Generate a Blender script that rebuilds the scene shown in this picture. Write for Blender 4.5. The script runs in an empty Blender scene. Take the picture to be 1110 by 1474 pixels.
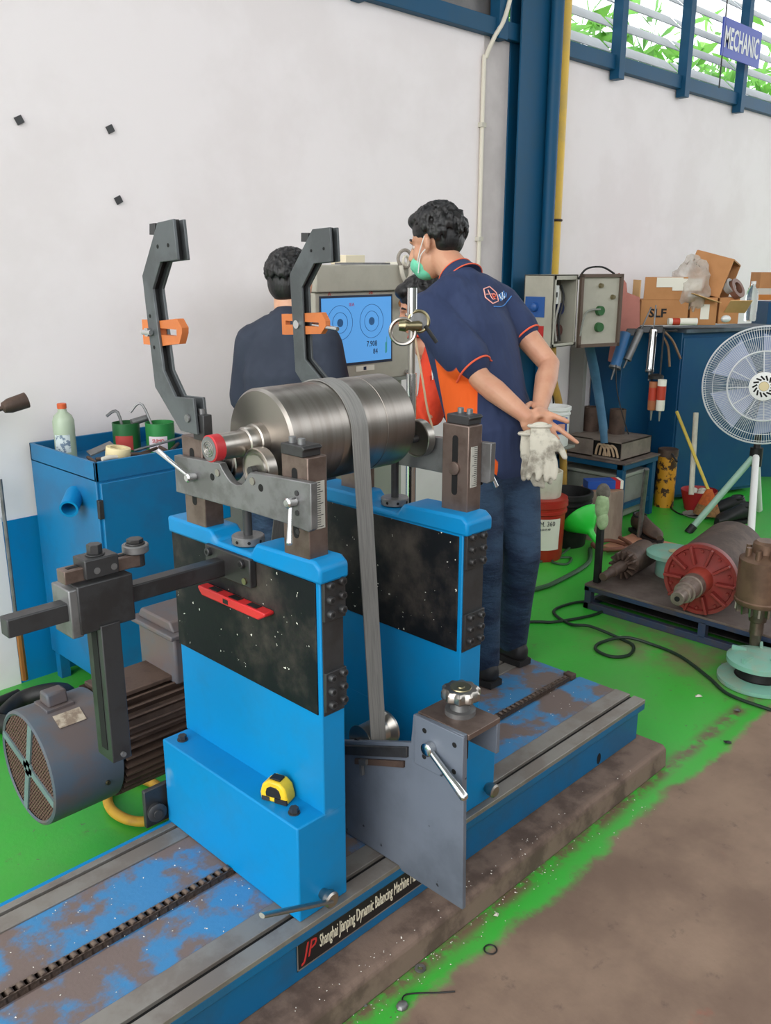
import bpy, bmesh, math, random
from mathutils import Vector, Matrix
random.seed(7)
S = bpy.context.scene
COL = S.collection
PI = math.pi

# ---------------------------------------------------------------- camera
cd = bpy.data.cameras.new('camera'); cam = bpy.data.objects.new('camera', cd); COL.objects.link(cam)
cd.sensor_fit = 'VERTICAL'; cd.sensor_height = 36.0; cd.lens = 36.0*1272/1474
cd.clip_start = .05; cd.clip_end = 200
cam.location = (0, 0, 1.68)
cam.rotation_euler = (math.radians(90-15.594), 0, math.radians(44.7-90))
S.camera = cam

# ---------------------------------------------------------------- world / light / exposure
S.view_settings.view_transform = 'Standard'; S.view_settings.look = 'None'
S.view_settings.gamma = 1; S.view_settings.use_curve_mapping = False
S.view_settings.exposure = 0.64
w = bpy.data.worlds.new('overcast_sky'); S.world = w; w.use_nodes = True
bg = w.node_tree.nodes['Background']; bg.inputs[0].default_value = (.93, .97, 1, 1); bg.inputs[1].default_value = 1.5
def sun(name, direction, strength, angle, col=(1, 1, 1)):
    l = bpy.data.lights.new(name, 'SUN'); l.energy = strength; l.angle = math.radians(angle); l.color = col
    o = bpy.data.objects.new(name, l); COL.objects.link(o)
    o.rotation_euler = Vector(direction).to_track_quat('-Z', 'Y').to_euler(); o.location = (0, 0, 8)
sun('diffuse_daylight', (.88, .20, -.43), 1.3, 50, (1, .98, .95))

# ---------------------------------------------------------------- materials
def lin(c):
    r = []
    for v in c[:3]:
        v = v/255.
        r.append(v/12.92 if v <= .04045 else ((v+.055)/1.055)**2.4)
    return (r[0], r[1], r[2], 1)
MATS = {}
def mat(name, col, rough=.5, metal=0., col2=None, scale=8., amt=.5, bump=0., bscale=60., detail=6., lo=.42, hi=.62, bdist=.004,
        spec=.5, coords='Object', stretch=None, emit=None, es=1., alpha=None, trans=None, ior=1.45, col3=None, scale3=90., lo3=.66, hi3=.7):
    if name in MATS: return MATS[name]
    m = bpy.data.materials.new(name); m.use_nodes = True; nt = m.node_tree; N = nt.nodes; L = nt.links
    b = N['Principled BSDF']
    b.inputs['Base Color'].default_value = lin(col); b.inputs['Roughness'].default_value = rough
    b.inputs['Metallic'].default_value = metal; b.inputs['Specular IOR Level'].default_value = spec; b.inputs['IOR'].default_value = ior
    tc = N.new('ShaderNodeTexCoord'); src = tc.outputs[coords]
    if stretch:
        mp = N.new('ShaderNodeMapping'); mp.inputs['Scale'].default_value = stretch; L.new(src, mp.inputs[0]); src = mp.outputs[0]
    def noise(sc, d=detail):
        n = N.new('ShaderNodeTexNoise'); n.inputs['Scale'].default_value = sc; n.inputs['Detail'].default_value = d
        n.inputs['Roughness'].default_value = .62; L.new(src, n.inputs['Vector']); return n
    def ramp(n, a, z):
        r = N.new('ShaderNodeMapRange'); r.inputs[1].default_value = a; r.inputs[2].default_value = z
        r.interpolation_type = 'SMOOTHSTEP'; L.new(n.outputs['Fac'], r.inputs[0]); return r
    out = None
    if col2 is not None:
        r = ramp(noise(scale), lo, hi)
        mul = N.new('ShaderNodeMath'); mul.operation = 'MULTIPLY'; mul.inputs[1].default_value = amt; L.new(r.outputs[0], mul.inputs[0])
        mx = N.new('ShaderNodeMix'); mx.data_type = 'RGBA'; mx.inputs[6].default_value = lin(col); mx.inputs[7].default_value = lin(col2)
        L.new(mul.outputs[0], mx.inputs[0]); out = mx.outputs[2]
    if col3 is not None:
        r = ramp(noise(scale3, 2.), lo3, hi3)
        mx = N.new('ShaderNodeMix'); mx.data_type = 'RGBA'; mx.inputs[7].default_value = lin(col3)
        if out: L.new(out, mx.inputs[6])
        else: mx.inputs[6].default_value = lin(col)
        L.new(r.outputs[0], mx.inputs[0]); out = mx.outputs[2]
    if out: L.new(out, b.inputs['Base Color'])
    if bump:
        bp = N.new('ShaderNodeBump'); bp.inputs['Strength'].default_value = bump; bp.inputs['Distance'].default_value = bdist
        L.new(noise(bscale).outputs['Fac'], bp.inputs['Height']); L.new(bp.outputs[0], b.inputs['Normal'])
    if emit is not None:
        b.inputs['Emission Color'].default_value = lin(emit); b.inputs['Emission Strength'].default_value = es
    if alpha is not None: b.inputs['Alpha'].default_value = alpha
    if trans is not None: b.inputs['Transmission Weight'].default_value = trans
    MATS[name] = m; return m
M = {}
M['blue'] = mat('bright_blue_paint', (5, 126, 184), .42, 0, (36, 114, 156), 5, .3, .05, 80, col3=(92, 142, 178), scale3=7., lo3=.66, hi3=.78, spec=.3)
M['blue_dusty'] = mat('dusty_blue_paint', (38, 112, 172), .55, 0, (112, 112, 116), 9, .6, .08, 80)
M['blue_cab'] = mat('workshop_blue_paint', (10, 108, 158), .4, 0, (40, 90, 130), 4, .5, .05, 60)
M['bed_side'] = mat('bed_side_blue_paint', (8, 96, 142), .42, 0, (44, 80, 104), 6, .45, .08, 70)
M['blue_dark'] = mat('petrol_blue_paint', (16, 72, 112), .45, 0, (30, 82, 110), 3, .5, .05, 60)
M['blue_steel'] = mat('column_blue_paint', (12, 74, 108), .5, 0, (34, 74, 98), 5, .4, .05, 60, spec=.3)
M['bed_top'] = mat('worn_blue_bed_paint', (60, 126, 174), .55, .0, (114, 98, 92), 6, 1., .3, 60, 12, .44, .56)
M['rail'] = mat('machined_rail_steel', (142, 137, 130), .4, .4, (118, 106, 98), 7, .6, .05, 90)
M['black_panel'] = mat('black_panel_paint', (17, 20, 24), .5, 0, (92, 84, 76), 3.2, .6, .1, 50, 9, .44, .66, col3=(214, 212, 200), scale3=75., lo3=.725, hi3=.74, spec=.25)
M['dark_steel'] = mat('blackened_steel', (68, 68, 69), .42, .5, (50, 46, 44), 9, .6, .08, 80)
M['arm_steel'] = mat('grey_phosphated_steel', (92, 96, 98), .45, .4, (72, 74, 75), 8, .6, .06, 80)
M['mid_steel'] = mat('ground_steel_plate', (128, 128, 128), .42, .6, (92, 90, 88), 12, .6, .06, 90)
M['brown_steel'] = mat('oiled_brown_steel', (122, 106, 98), .42, .65, (88, 72, 64), 9, .7, .06, 70)
M['bright_steel'] = mat('turned_bright_steel', (176, 170, 162), .32, 1., (164, 156, 148), 8, .5, .0, 200, stretch=(9, .3, .3))
M['rotor'] = mat('turned_rotor_steel', (160, 153, 146), .36, 1., (134, 126, 119), 4, .55, .0, 200, stretch=(7, .15, .15))
M['chrome'] = mat('chrome', (215, 215, 214), .16, 1.)
M['black'] = mat('black_rubber', (22, 22, 23), .55, 0, (42, 40, 38), 12, .6)
M['hole'] = mat('bore_shade', (10, 9, 9), .8)  # flat near-black painted as the shade inside holes and slots
M['belt'] = mat('grey_flat_belt', (132, 130, 126), .5, 0, (98, 97, 95), 30, .5, stretch=(10, .3, .3))
M['red'] = mat('red_plastic', (196, 42, 44), .4)
M['redband'] = mat('red_marker_band', (188, 44, 50), .5, .1, (150, 50, 50), 14, .5)
M['yellow'] = mat('yellow_plastic', (228, 190, 40), .4, 0, (190, 150, 40), 18, .4)
M['yellow_pipe'] = mat('yellow_pipe_paint', (224, 182, 66), .5, 0, (190, 160, 90), 6, .5)
M['white'] = mat('white_plastic', (225, 225, 222), .45)
M['offwhite'] = mat('grimy_white', (206, 200, 186), .7, 0, (170, 165, 150), 8, .5)
M['orange_bar'] = mat('orange_phenolic', (196, 112, 60), .5, 0, (176, 98, 52), 12, .5)
M['motor'] = mat('grey_blue_motor_paint', (78, 88, 98), .5, 0, (100, 82, 74), 4, .75, .05, 80)
M['rusty'] = mat('rusty_dark_iron', (92, 74, 64), .6, .3, (66, 52, 46), 8, .8, .25, 60)
M['rust_red'] = mat('red_oxide_paint', (132, 46, 40), .5, .0, (110, 50, 44), 7, .6, .15, 60)
M['teal'] = mat('mint_green_enamel', (120, 170, 152), .45, 0, (150, 150, 130), 8, .55, .1, 60)
M['cardboard'] = mat('cardboard', (186, 132, 84), .75, 0, (170, 118, 72), 5, .5, .05, 90)
M['cardboard_l'] = mat('light_cardboard', (212, 170, 116), .75, 0, (196, 152, 100), 5, .5)
M['grey_box'] = mat('grey_enamel_box', (172, 168, 154), .5, 0, (150, 146, 134), 5, .4)
M['grey_plastic'] = mat('grey_green_plastic', (132, 134, 126), .55, 0, (108, 108, 100), 6, .5)
M['brass'] = mat('brass_hex', (150, 140, 110), .35, 1.)
M['wall'] = mat('white_wall_paint', (240, 232, 232), .8, 0, (230, 221, 220), 1.3, .6, .06, 30, 8)
M['concrete'] = mat('dirty_concrete', (122, 102, 90), .85, 0, (80, 64, 56), 7, .85, .6, 40, 10)
M['paper'] = mat('paper_label', (226, 222, 208), .7)
M['ink'] = mat('black_print', (30, 30, 32), .7)
M['red_ink'] = mat('red_print', (190, 50, 46), .6)
M['white_ink'] = mat('cream_print', (222, 214, 190), .6)
M['clear'] = mat('clear_plastic', (235, 240, 238), .12, trans=.9, ior=1.25)

# ---------------------------------------------------------------- mesh builder
class MB:
    def __init__(s): s.v = []; s.f = []; s.sm = []
    def add(s, vs, fs, smooth=False):
        o = len(s.v); s.v += [tuple(v) for v in vs]
        for f in fs: s.f.append([i+o for i in f]); s.sm.append(smooth)
        return s
    def box(s, x0, x1, y0, y1, z0, z1):
        vs = [(x, y, z) for z in (z0, z1) for y in (y0, y1) for x in (x0, x1)]
        return s.add(vs, [(0, 2, 3, 1), (4, 5, 7, 6), (0, 1, 5, 4), (2, 6, 7, 3), (0, 4, 6, 2), (1, 3, 7, 5)])
    def obox(s, c, u, v, w, hu, hv, hw):      # oriented box: centre, three unit axes, half sizes
        c = Vector(c); u = Vector(u)*hu; v = Vector(v)*hv; w = Vector(w)*hw
        vs = [c+u*a+v*b+w*d for d in (-1, 1) for b in (-1, 1) for a in (-1, 1)]
        return s.add(vs, [(0, 2, 3, 1), (4, 5, 7, 6), (0, 1, 5, 4), (2, 6, 7, 3), (0, 4, 6, 2), (1, 3, 7, 5)])
    def prism(s, poly, axis, a, b, smooth=False):
        def P(p, t): return {'x': (t, p[0], p[1]), 'y': (p[0], t, p[1]), 'z': (p[0], p[1], t)}[axis]
        n = len(poly); vs = [P(p, a) for p in poly]+[P(p, b) for p in poly]
        s.add(vs, [list(range(n-1, -1, -1)), list(range(n, 2*n))])
        o = len(s.v)-2*n
        for i in range(n): s.f.append([o+i, o+(i+1) % n, o+n+(i+1) % n, o+n+i]); s.sm.append(smooth)
        return s
    def frame(s, d, up=None):
        d = Vector(d).normalized(); up = Vector(up) if up else (Vector((0, 0, 1)) if abs(d.z) < .95 else Vector((1, 0, 0)))
        a = d.cross(up).normalized(); b = a.cross(d).normalized(); return d, a, b
    def lathe(s, p, d, prof, n=24, cap=True, smooth=True, up=None):   # prof: [(t along d, radius)]
        p = Vector(p); d, a, b = s.frame(d, up); o = len(s.v)
        for t, r in prof:
            for i in range(n):
                q = 2*PI*i/n; s.v.append(tuple(p+d*t+a*(r*math.cos(q))+b*(r*math.sin(q))))
        for k in range(len(prof)-1):
            for i in range(n):
                j = (i+1) % n; s.f.append([o+k*n+i, o+(k+1)*n+i, o+(k+1)*n+j, o+k*n+j]); s.sm.append(smooth)
        if cap:
            s.f.append([o+i for i in range(n)]); s.sm.append(False)
            e = o+(len(prof)-1)*n; s.f.append([e+i for i in range(n-1, -1, -1)]); s.sm.append(False)
        return s
    def cyl(s, p0, p1, r0, r1=None, n=20, smooth=True):
        p0 = Vector(p0); p1 = Vector(p1); r1 = r0 if r1 is None else r1
        return s.lathe(p0, p1-p0, [(0, r0), ((p1-p0).length, r1)], n, smooth=smooth)
    def ring(s, p, d, r, t, n=32, k=8):          # torus
        p = Vector(p); d, a, b = s.frame(d); pts = [p+a*(r*math.cos(2*PI*i/n))+b*(r*math.sin(2*PI*i/n)) for i in range(n)]
        return s.tube(pts, t, k, closed=True)
    def tube(s, pts, r, k=8, closed=False, flat=None):
        pts = [Vector(p) for p in pts]; n = len(pts); o = len(s.v); prev = None
        for i, p in enumerate(pts):
            t = (pts[(i+1) % n]-pts[i-1]) if closed else (pts[min(i+1, n-1)]-pts[max(i-1, 0)])
            t.normalize()
            if prev is None:
                a = t.cross(Vector((0, 0, 1)) if abs(t.z) < .95 else Vector((1, 0, 0)))
            else: a = prev-t*prev.dot(t)
            a.normalize(); prev = a; b = t.cross(a)
            rr = r[i] if isinstance(r, (list, tuple)) else r
            for j in range(k):
                q = 2*PI*j/k; s.v.append(tuple(p+a*(rr*math.cos(q))+b*(rr*math.sin(q)*(flat or 1))))
        m = n if closed else n-1
        for i in range(m):
            for j in range(k):
                s.f.append([o+i*k+j, o+i*k+(j+1) % k, o+((i+1) % n)*k+(j+1) % k, o+((i+1) % n)*k+j]); s.sm.append(True)
        if not closed:
            s.f.append([o+j for j in range(k-1, -1, -1)]); s.sm.append(False)
            s.f.append([o+(n-1)*k+j for j in range(k)]); s.sm.append(False)
        return s
    def ell(s, c, rx, ry, rz, n=16, m=10, rot=None):
        o = len(s.v); c = Vector(c); R = rot or Matrix.Identity(3)
        for i in range(m+1):
            th = PI*i/m
            for j in range(n):
                ph = 2*PI*j/n
                s.v.append(tuple(c+R @ Vector((rx*math.sin(th)*math.cos(ph), ry*math.sin(th)*math.sin(ph), rz*math.cos(th)))))
        for i in range(m):
            for j in range(n):
                a, b, c2, d = o+i*n+j, o+i*n+(j+1) % n, o+(i+1)*n+(j+1) % n, o+(i+1)*n+j
                if i == 0: s.f.append([a, c2, d])
                elif i == m-1: s.f.append([a, b, d])
                else: s.f.append([a, b, c2, d])
                s.sm.append(True)
                if i == 0: s.f[-1] = [a, d, c2]
                elif i == m-1: s.f[-1] = [a, d, b]
                else: s.f[-1] = [a, d, c2, b]
        return s
    def build(s, name, m, parent=None, bevel=0., seg=2, fix=True):
        me = bpy.data.meshes.new(name)
        off = ORG.get(parent.name, Vector((0, 0, 0))) if parent else None
        if off is None:
            pass
        if parent is None:
            xs = [v[0] for v in s.v]; ys = [v[1] for v in s.v]; zs = [v[2] for v in s.v]
            off = Vector(((min(xs)+max(xs))/2, (min(ys)+max(ys))/2, min(zs)))
        me.from_pydata([(v[0]-off.x, v[1]-off.y, v[2]-off.z) for v in s.v], [], s.f)
        me.polygons.foreach_set('use_smooth', s.sm)
        if fix:
            bm = bmesh.new(); bm.from_mesh(me)
            bmesh.ops.recalc_face_normals(bm, faces=bm.faces); bm.to_mesh(me); bm.free()
        me.set_sharp_from_angle(angle=math.radians(38))
        me.materials.append(M[m] if isinstance(m, str) else m)
        o = bpy.data.objects.new(name, me); COL.objects.link(o)
        if parent is None: o.location = off
        else: o.parent = parent
        ORG[o.name] = off
        if bevel:
            b = o.modifiers.new('bevel', 'BEVEL'); b.width = bevel; b.segments = seg; b.limit_method = 'ANGLE'; b.angle_limit = math.radians(40)
        return o
ORG = {}
def tag(o, label=None, cat=None, group=None, kind=None):
    if label: o['label'] = label
    if cat: o['category'] = cat
    if group: o['group'] = group
    if kind: o['kind'] = kind
    return o
def thing(name, label, cat, loc, group=None):
    o = bpy.data.objects.new(name, None); COL.objects.link(o); o.location = loc; o.empty_display_size = .05
    ORG[o.name] = Vector(loc); return tag(o, label, cat, group)
def struct(o): o['kind'] = 'structure'; return o
def box(x0, x1, y0, y1, z0, z1): return MB().box(x0, x1, y0, y1, z0, z1)
def text(body, name, m, size, loc, xdir, ydir, parent, depth=.0006, sx=1., align='LEFT', bold=0.):
    cu = bpy.data.curves.new('t', 'FONT'); cu.body = body; cu.size = size; cu.extrude = depth; cu.align_x = align; cu.resolution_u = 2; cu.offset = bold*size
    t = bpy.data.objects.new('t', cu); COL.objects.link(t)
    me = bpy.data.meshes.new_from_object(t.evaluated_get(bpy.context.evaluated_depsgraph_get()))
    bpy.data.objects.remove(t); bpy.data.curves.remove(cu)
    X = Vector(xdir).normalized(); Y = Vector(ydir).normalized(); Z = X.cross(Y)
    R = Matrix((X*sx, Y, Z)).transposed().to_4x4(); R.translation = Vector(loc)-ORG[parent.name]
    me.transform(R); me.materials.clear(); me.materials.append(M[m]); me.name = name
    o = bpy.data.objects.new(name, me); COL.objects.link(o); o.parent = parent; ORG[o.name] = ORG[parent.name]; return o
def share(o, name, delta, parent=None):           # a copy of a piece, moved, same mesh data
    c = o.copy(); c.name = name; COL.objects.link(c); c.parent = parent or o.parent
    c.location = o.location+Vector(delta); ORG[c.name] = ORG[o.name]; return c
def copy_tree(o, parent=None):
    c = o.copy(); COL.objects.link(c); c.parent = parent; ORG[c.name] = ORG[o.name]
    for ch in o.children: copy_tree(ch, c)
    return c
def arc(c, r, a0, a1, n): return [(c[0]+r*math.cos(a0+(a1-a0)*i/n), c[1]+r*math.sin(a0+(a1-a0)*i/n)) for i in range(n+1)]
def smooth_path(pts, n=6):
    pts = [Vector(p) for p in pts]; out = []
    for i in range(len(pts)-1):
        p0 = pts[max(i-1, 0)]; p1 = pts[i]; p2 = pts[i+1]; p3 = pts[min(i+2, len(pts)-1)]
        for k in range(n):
            t = k/n; out.append(.5*((2*p1)+(p2-p0)*t+(2*p0-5*p1+4*p2-p3)*t*t+(3*p1-p0-3*p2+p3)*t**3))
    out.append(pts[-1]); return out

# ================================================================ SETTING
def floor_material():
    m = bpy.data.materials.new('painted_workshop_floor'); m.use_nodes = True; nt = m.node_tree; N = nt.nodes; L = nt.links; b = N['Principled BSDF']
    g = N.new('ShaderNodeNewGeometry')
    def noise(sc, d=7, rough=.6):
        n = N.new('ShaderNodeTexNoise'); n.inputs['Scale'].default_value = sc; n.inputs['Detail'].default_value = d
        n.inputs['Roughness'].default_value = rough; L.new(g.outputs['Position'], n.inputs['Vector']); return n.outputs['Fac']
    def mr(v, a, c, x=0., y=1.):
        r = N.new('ShaderNodeMapRange'); r.interpolation_type = 'SMOOTHSTEP'
        for i, q in zip((1, 2, 3, 4), (a, c, x, y)): r.inputs[i].default_value = q
        L.new(v, r.inputs[0]); return r.outputs[0]
    def mix(f, a, c):
        x = N.new('ShaderNodeMix'); x.data_type = 'RGBA'; L.new(f, x.inputs[0])
        for i, q in ((6, a), (7, c)):
            if isinstance(q, tuple): x.inputs[i].default_value = lin(q)
            else: L.new(q, x.inputs[i])
        return x.outputs[2]
    def math_(op, a, c):
        x = N.new('ShaderNodeMath'); x.operation = op
        for i, q in enumerate((a, c)):
            if isinstance(q, (int, float)): x.inputs[i].default_value = q
            else: L.new(q, x.inputs[i])
        return x.outputs[0]
    sp = N.new('ShaderNodeSeparateXYZ'); L.new(g.outputs['Position'], sp.inputs[0])
    green = mix(mr(noise(1.6), .35, .7), (52, 176, 52), (74, 164, 64))
    green = mix(mr(noise(9., 9, .7), .6, .72, 0, .75), green, (98, 104, 66))
    green = mix(mr(noise(40., 2), .7, .73, 0, .8), green, (96, 92, 74))
    brown = mix(mr(noise(2.2, 9), .35, .68), (114, 92, 78), (142, 118, 100))
    brown = mix(mr(noise(14., 8, .7), .58, .75, 0, .7), brown, (78, 62, 56))
    brown = mix(mr(noise(5., 8), .66, .76, 0, .55), brown, (150, 80, 64))
    # the paint ends along a ragged line in front of the machine, and is scuffed beside the trolley
    e = math_('ADD', sp.outputs[1], math_('MULTIPLY', noise(5., 8, .65), .16))
    fac = mr(e, 1.19, 1.235)
    scuff_x = math_('SUBTRACT', 1., mr(math_('ABSOLUTE', math_('SUBTRACT', sp.outputs[0], 3.55), 0), .05, .38))
    scuff_y = math_('SUBTRACT', 1., mr(math_('ABSOLUTE', math_('SUBTRACT', sp.outputs[1], 1.6), 0), .25, .62))
    sc = math_('MULTIPLY', math_('MULTIPLY', scuff_x, scuff_y), mr(noise(6., 8), .3, .62))
    green = mix(math_('MULTIPLY', sc, .95), green, (122, 118, 84))
    # rubbed-off paint along the concrete plinth
    pl = math_('SUBTRACT', 1., mr(math_('ADD', sp.outputs[1], math_('MULTIPLY', noise(11., 8, .7), .1)), 1.26, 1.30))
    pl2 = math_('MULTIPLY', math_('SUBTRACT', 1., mr(math_('ABSOLUTE', math_('SUBTRACT', sp.outputs[1], 1.215), 0), .0, .05)), mr(noise(9., 8, .7), .40, .56))
    green = mix(pl2, green, (112, 90, 74))
    L.new(mix(fac, brown, green), b.inputs['Base Color'])
    L.new(mr(fac, 0, 1, .85, .42), b.inputs['Roughness'])
    bp = N.new('ShaderNodeBump'); bp.inputs['Strength'].default_value = .2; bp.inputs['Distance'].default_value = .004
    L.new(noise(50., 6), bp.inputs['Height']); L.new(bp.outputs[0], b.inputs['Normal'])
    return m
M['floor'] = floor_material()
struct(box(-6, 14, -5, 3.5, -.1, 0).build('floor', 'floor'))
WY = 3.45
wb = struct(MB().box(-6, 14, WY, WY+.12, 0, 2.93).build('wall_back', 'wall'))
struct(box(-6, [(1.4308,0.6975)][0][0]+.35, WY-.006, WY, 0, .7).build('trim_wainscot', 'blue'))
wm = box([(1.3189,0.6773)][0][0]-5, [(1.3189,0.6773)][0][0], WY-.008, WY, 0, .72).build('trim_white_dado', 'wall'); struct(wm)
# duller wall strip between the conduit and the column
struct(box([(4.2686,2.379)][0][0], [(4.6183,2.4108)][0][0]+.1, WY-.005, WY, 0, 2.915).build('trim_duller_strip', mat('duller_wall_tone', (204, 196, 194), .85, 0, (186, 178, 176), 2.5, .6, .05, 30)))
# steel column (H section)
cx0, cx1 = [(4.4961,2.007)][0][0], [(4.8319,2.0211)][0][0]
m = MB().box(cx0, cx1, 3.36, 3.372, 0, 5).box(cx0, cx1, 3.437, 3.449, 0, 5).box((cx0+cx1)/2-.006, (cx0+cx1)/2+.006, 3.372, 3.437, 0, 5)
struct(m.build('trim_column', 'blue_steel', None, .002))
m = MB().cyl((cx1-.05, 3.322, 0), (cx1-.05, 3.322, 5), .038, n=24)
struct(m.build('trim_downpipe', 'blue_steel'))
struct(MB().box(-6, 14, 3.40, 3.56, 2.915, 3.005).build('trim_wall_beam', 'blue_steel', None, .003))
# unseen wall added behind the viewer to block low light, open above
struct(box(-1.6, 14, -2.6, -2.5, 0, 2.6).build('light_block_wall', mat('light_block_grey', (150, 152, 150), .8)))
# roof of the hall, open towards the yard on two sides
struct(box(-2.6, 14, -2.6, 3.56, 5.6, 5.7).build('ceiling', mat('roof_sheet', (150, 152, 152), .7)))
# louvred windows over the wall
wx = [[(5.6106,2.9236)][0][0], [(6.5241,2.888)][0][0], [(7.466,2.8851)][0][0]]
wx = [cx1+.02]+wx+[wx[2]+.92, wx[2]+1.85]
louv = mat('frosted_louvre_slat', (196, 200, 204), .35, 0, (176, 178, 182), 4, .6, trans=.35, ior=1.2)
mull = None
for k in range(len(wx)-1):
    r = struct(bpy.data.objects.new('window_%d' % (k+1), None)); COL.objects.link(r); r.location = (wx[k], 3.45, 3.0); ORG[r.name] = Vector(r.location)
    MB().box(wx[k+1]-.035, wx[k+1]+.035, 3.37, 3.44, 2.86, 4.4).build('window_post', 'blue_steel', r, .003)
    first = None
    for i in range(9):
        z = 3.07+i*.145
        if first is None:
            first = MB().obox(((wx[k]+wx[k+1])/2, 3.49, z), (1, 0, 0), (0, .74, .67), (0, -.67, .74), (wx[k+1]-wx[k])/2-.03, .070, .003).build('louvre_slat', louv, r)
        else: share(first, 'louvre_slat', (0, 0, i*.145))
r = struct(bpy.data.objects.new('window_6', None)); COL.objects.link(r); r.location = (cx0-1, 3.45, 3.0); ORG[r.name] = Vector(r.location)
MB().box(cx0-2.2, cx0-.05, 3.47, 3.478, 3.0, 4.2).build('pane', mat('smoked_glass_pane', (104, 100, 98), .25, 0, (80, 78, 78), 3, .6), r)
MB().box(cx0-.18, cx0-.10, 3.38, 3.45, 2.9, 4.2).build('window_post', 'blue_steel', r, .003)
MB().box(cx0-1.25, cx0-1.19, 3.40, 3.46, 2.9, 4.2).build('window_post', 'blue_steel', r, .003)
# greenery outside
rnd = random.Random(3); m = MB()
for i in range(1500):
    c = Vector((rnd.uniform(4.6, 12.5), rnd.uniform(4.3, 5.0), 3.2+abs(rnd.gauss(0, .3)))); q = rnd.uniform(.04, .11)
    a = Vector((rnd.uniform(-1, 1), rnd.uniform(-1, 1), rnd.uniform(-1, 1))).normalized(); b2 = a.orthogonal().normalized()
    m.add([c-a*q*1.6, c+b2*q*.6, c+a*q*1.6, c-b2*q*.6], [(0, 1, 2, 3)])
tag(m.build('foliage', mat('bright_green_foliage', (120, 190, 70), .6, 0, (70, 140, 50), 2, .7), None, fix=False), 'green foliage outside behind the louvred windows', 'foliage', kind='stuff')  # bright leaf green with darker green patches

# conduit, yellow pipe
t = thing('conduit', 'thin cream electrical conduit running down the white wall left of the column', 'conduit', ([(4.2548,1.9998)][0][0], 3.43, 0))
px_ = ORG[t.name].x
MB().tube(smooth_path([(px_, 3.435, .6), (px_, 3.435, 1.6), (px_, 3.435, 2.70), (px_+.01, 3.43, 2.80), (px_+.04, 3.40, 2.90), (px_+.10, 3.37, 3.02), (px_+.19, 3.37, 3.3), (px_+.20, 3.37, 3.6)], 5), .0125, 10).build('pipe', mat('cream_conduit', (216, 208, 192), .5), t)
for z in (1.2, 1.83, 2.45): MB().box(px_-.02, px_+.02, 3.42, 3.45, z-.012, z+.012).build('clip', 'offwhite', t)
yx = [(4.9622,2.2349)][0][0]
t = thing('yellow_pipe', 'vertical yellow service pipe clamped to the blue steel column', 'pipe', (yx, 3.4, 0))
MB().cyl((yx, 3.40, 1.1), (yx, 3.40, 4.6), .045, n=24).build('pipe', 'yellow_pipe', t)
q = (4.9412,3.4,1.9562)
b = MB().ring((yx, 3.40, q[2]), (0, 0, 1), .046, .008).build('clamp', 'rusty', t)
MB().box(yx-.10, yx-.03, 3.39, 3.41, q[2]-.015, q[2]+.015).build('clamp_lug', 'rusty', b)
# small square marks stuck on the wall
for i, (p, lab) in enumerate(zip([(1.5591,2.1969),(1.9263,2.2018),(1.9389,1.936)], ('small dark square magnet on the wall, leftmost of three', 'small dark square magnet on the wall, upper one to the right', 'small dark square magnet on the wall, lowest of three'))):
    o = MB().obox((p[0], WY-.004, p[1]), Vector((1, 0, .5)).normalized(), (0, 1, 0), Vector((-.5, 0, 1)).normalized(), .014, .004, .014).build('wall_magnet', 'dark_steel')
    tag(o, lab, 'magnet', 'square magnets on the white wall')

# MECHANIC sign hanging from the roof
sg = [(6.8484,3.4251),(7.4961,3.4395),(7.5401,3.184),(6.8851,3.1679)]
t = thing('hanging_sign', 'blue hanging sign reading MECHANIC in white letters', 'sign', (sg[0][0], 3.3, sg[0][1]))
sz0 = (sg[2][1]+sg[3][1])/2; sz1 = (sg[0][1]+sg[1][1])/2; sx0 = sg[0][0]; sx1 = (sg[1][0]+sg[2][0])/2
MB().box(sx0, sx1, 3.295, 3.305, sz0, sz1).build('board', mat('sign_blue', (42, 66, 168), .4), t)
text('MECHANIC', 'lettering', 'white', (sz1-sz0)*.78, (sx0+.03, 3.2935, sz0+(sz1-sz0)*.24), (1, 0, 0), (0, 0, 1), t, sx=(sx1-sx0)*.88, bold=.02)
MB().tube([(sx0+.03, 3.3, sz1+.6), (sx0+.03, 3.3, sz0-.22)], .006, 6).build('hanging_wire', 'dark_steel', t)

# ================================================================ BALANCING MACHINE: bed and plinth
BZ = .24; BX0, BX1 = -.9, 2.59; BY0, BY1 = 1.303, 1.872
pl = struct(MB().prism([(1.222, 0), (1.226, .066), (1.24, .08), (1.93, .08), (1.95, 0)], 'x', BX0-.3, 2.625).build('trim_plinth', 'concrete', None, .006))
t = thing('machine_bed', 'long blue machine bed with steel slide rails on a concrete plinth', 'machine', (1, 1.58, .08))
MB().prism([(BY0+.022, .082), (BY0+.022, .195), (BY0, .203), (BY0, BZ-.012), (BY1, BZ-.012), (BY1, .2), (BY1-.02, .19), (BY1-.02, .082)], 'x', BX0, BX1).build('bed_body', 'bed_side', t, .003)
MB().box(BX0, BX1, 1.419, 1.568, BZ-.02, BZ-.004).box(BX0, BX1, 1.612, 1.778, BZ-.02, BZ-.004).box(BX0, BX1, 1.568, 1.612, BZ-.02, BZ-.011).build('bed_top', 'bed_top', t, .002)
for y0, y1 in ((BY0, 1.347), (1.362, 1.419), (1.778, 1.828), (1.840, BY1-.012)):
    MB().box(BX0, BX1, y0, y1, BZ-.014, BZ).build('slide_rail', 'rail', t, .0015)
MB().box(BX0, BX1, BY1-.012, BY1, BZ-.013, BZ-.001).build('rail_edge', 'blue', t)
for y0 in (1.347, 1.828): MB().box(BX0, BX1, y0, y0+.015, BZ-.02, BZ-.010).build('slot', 'hole', t)  # black strips stand in for the shade down in the rail slots
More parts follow.
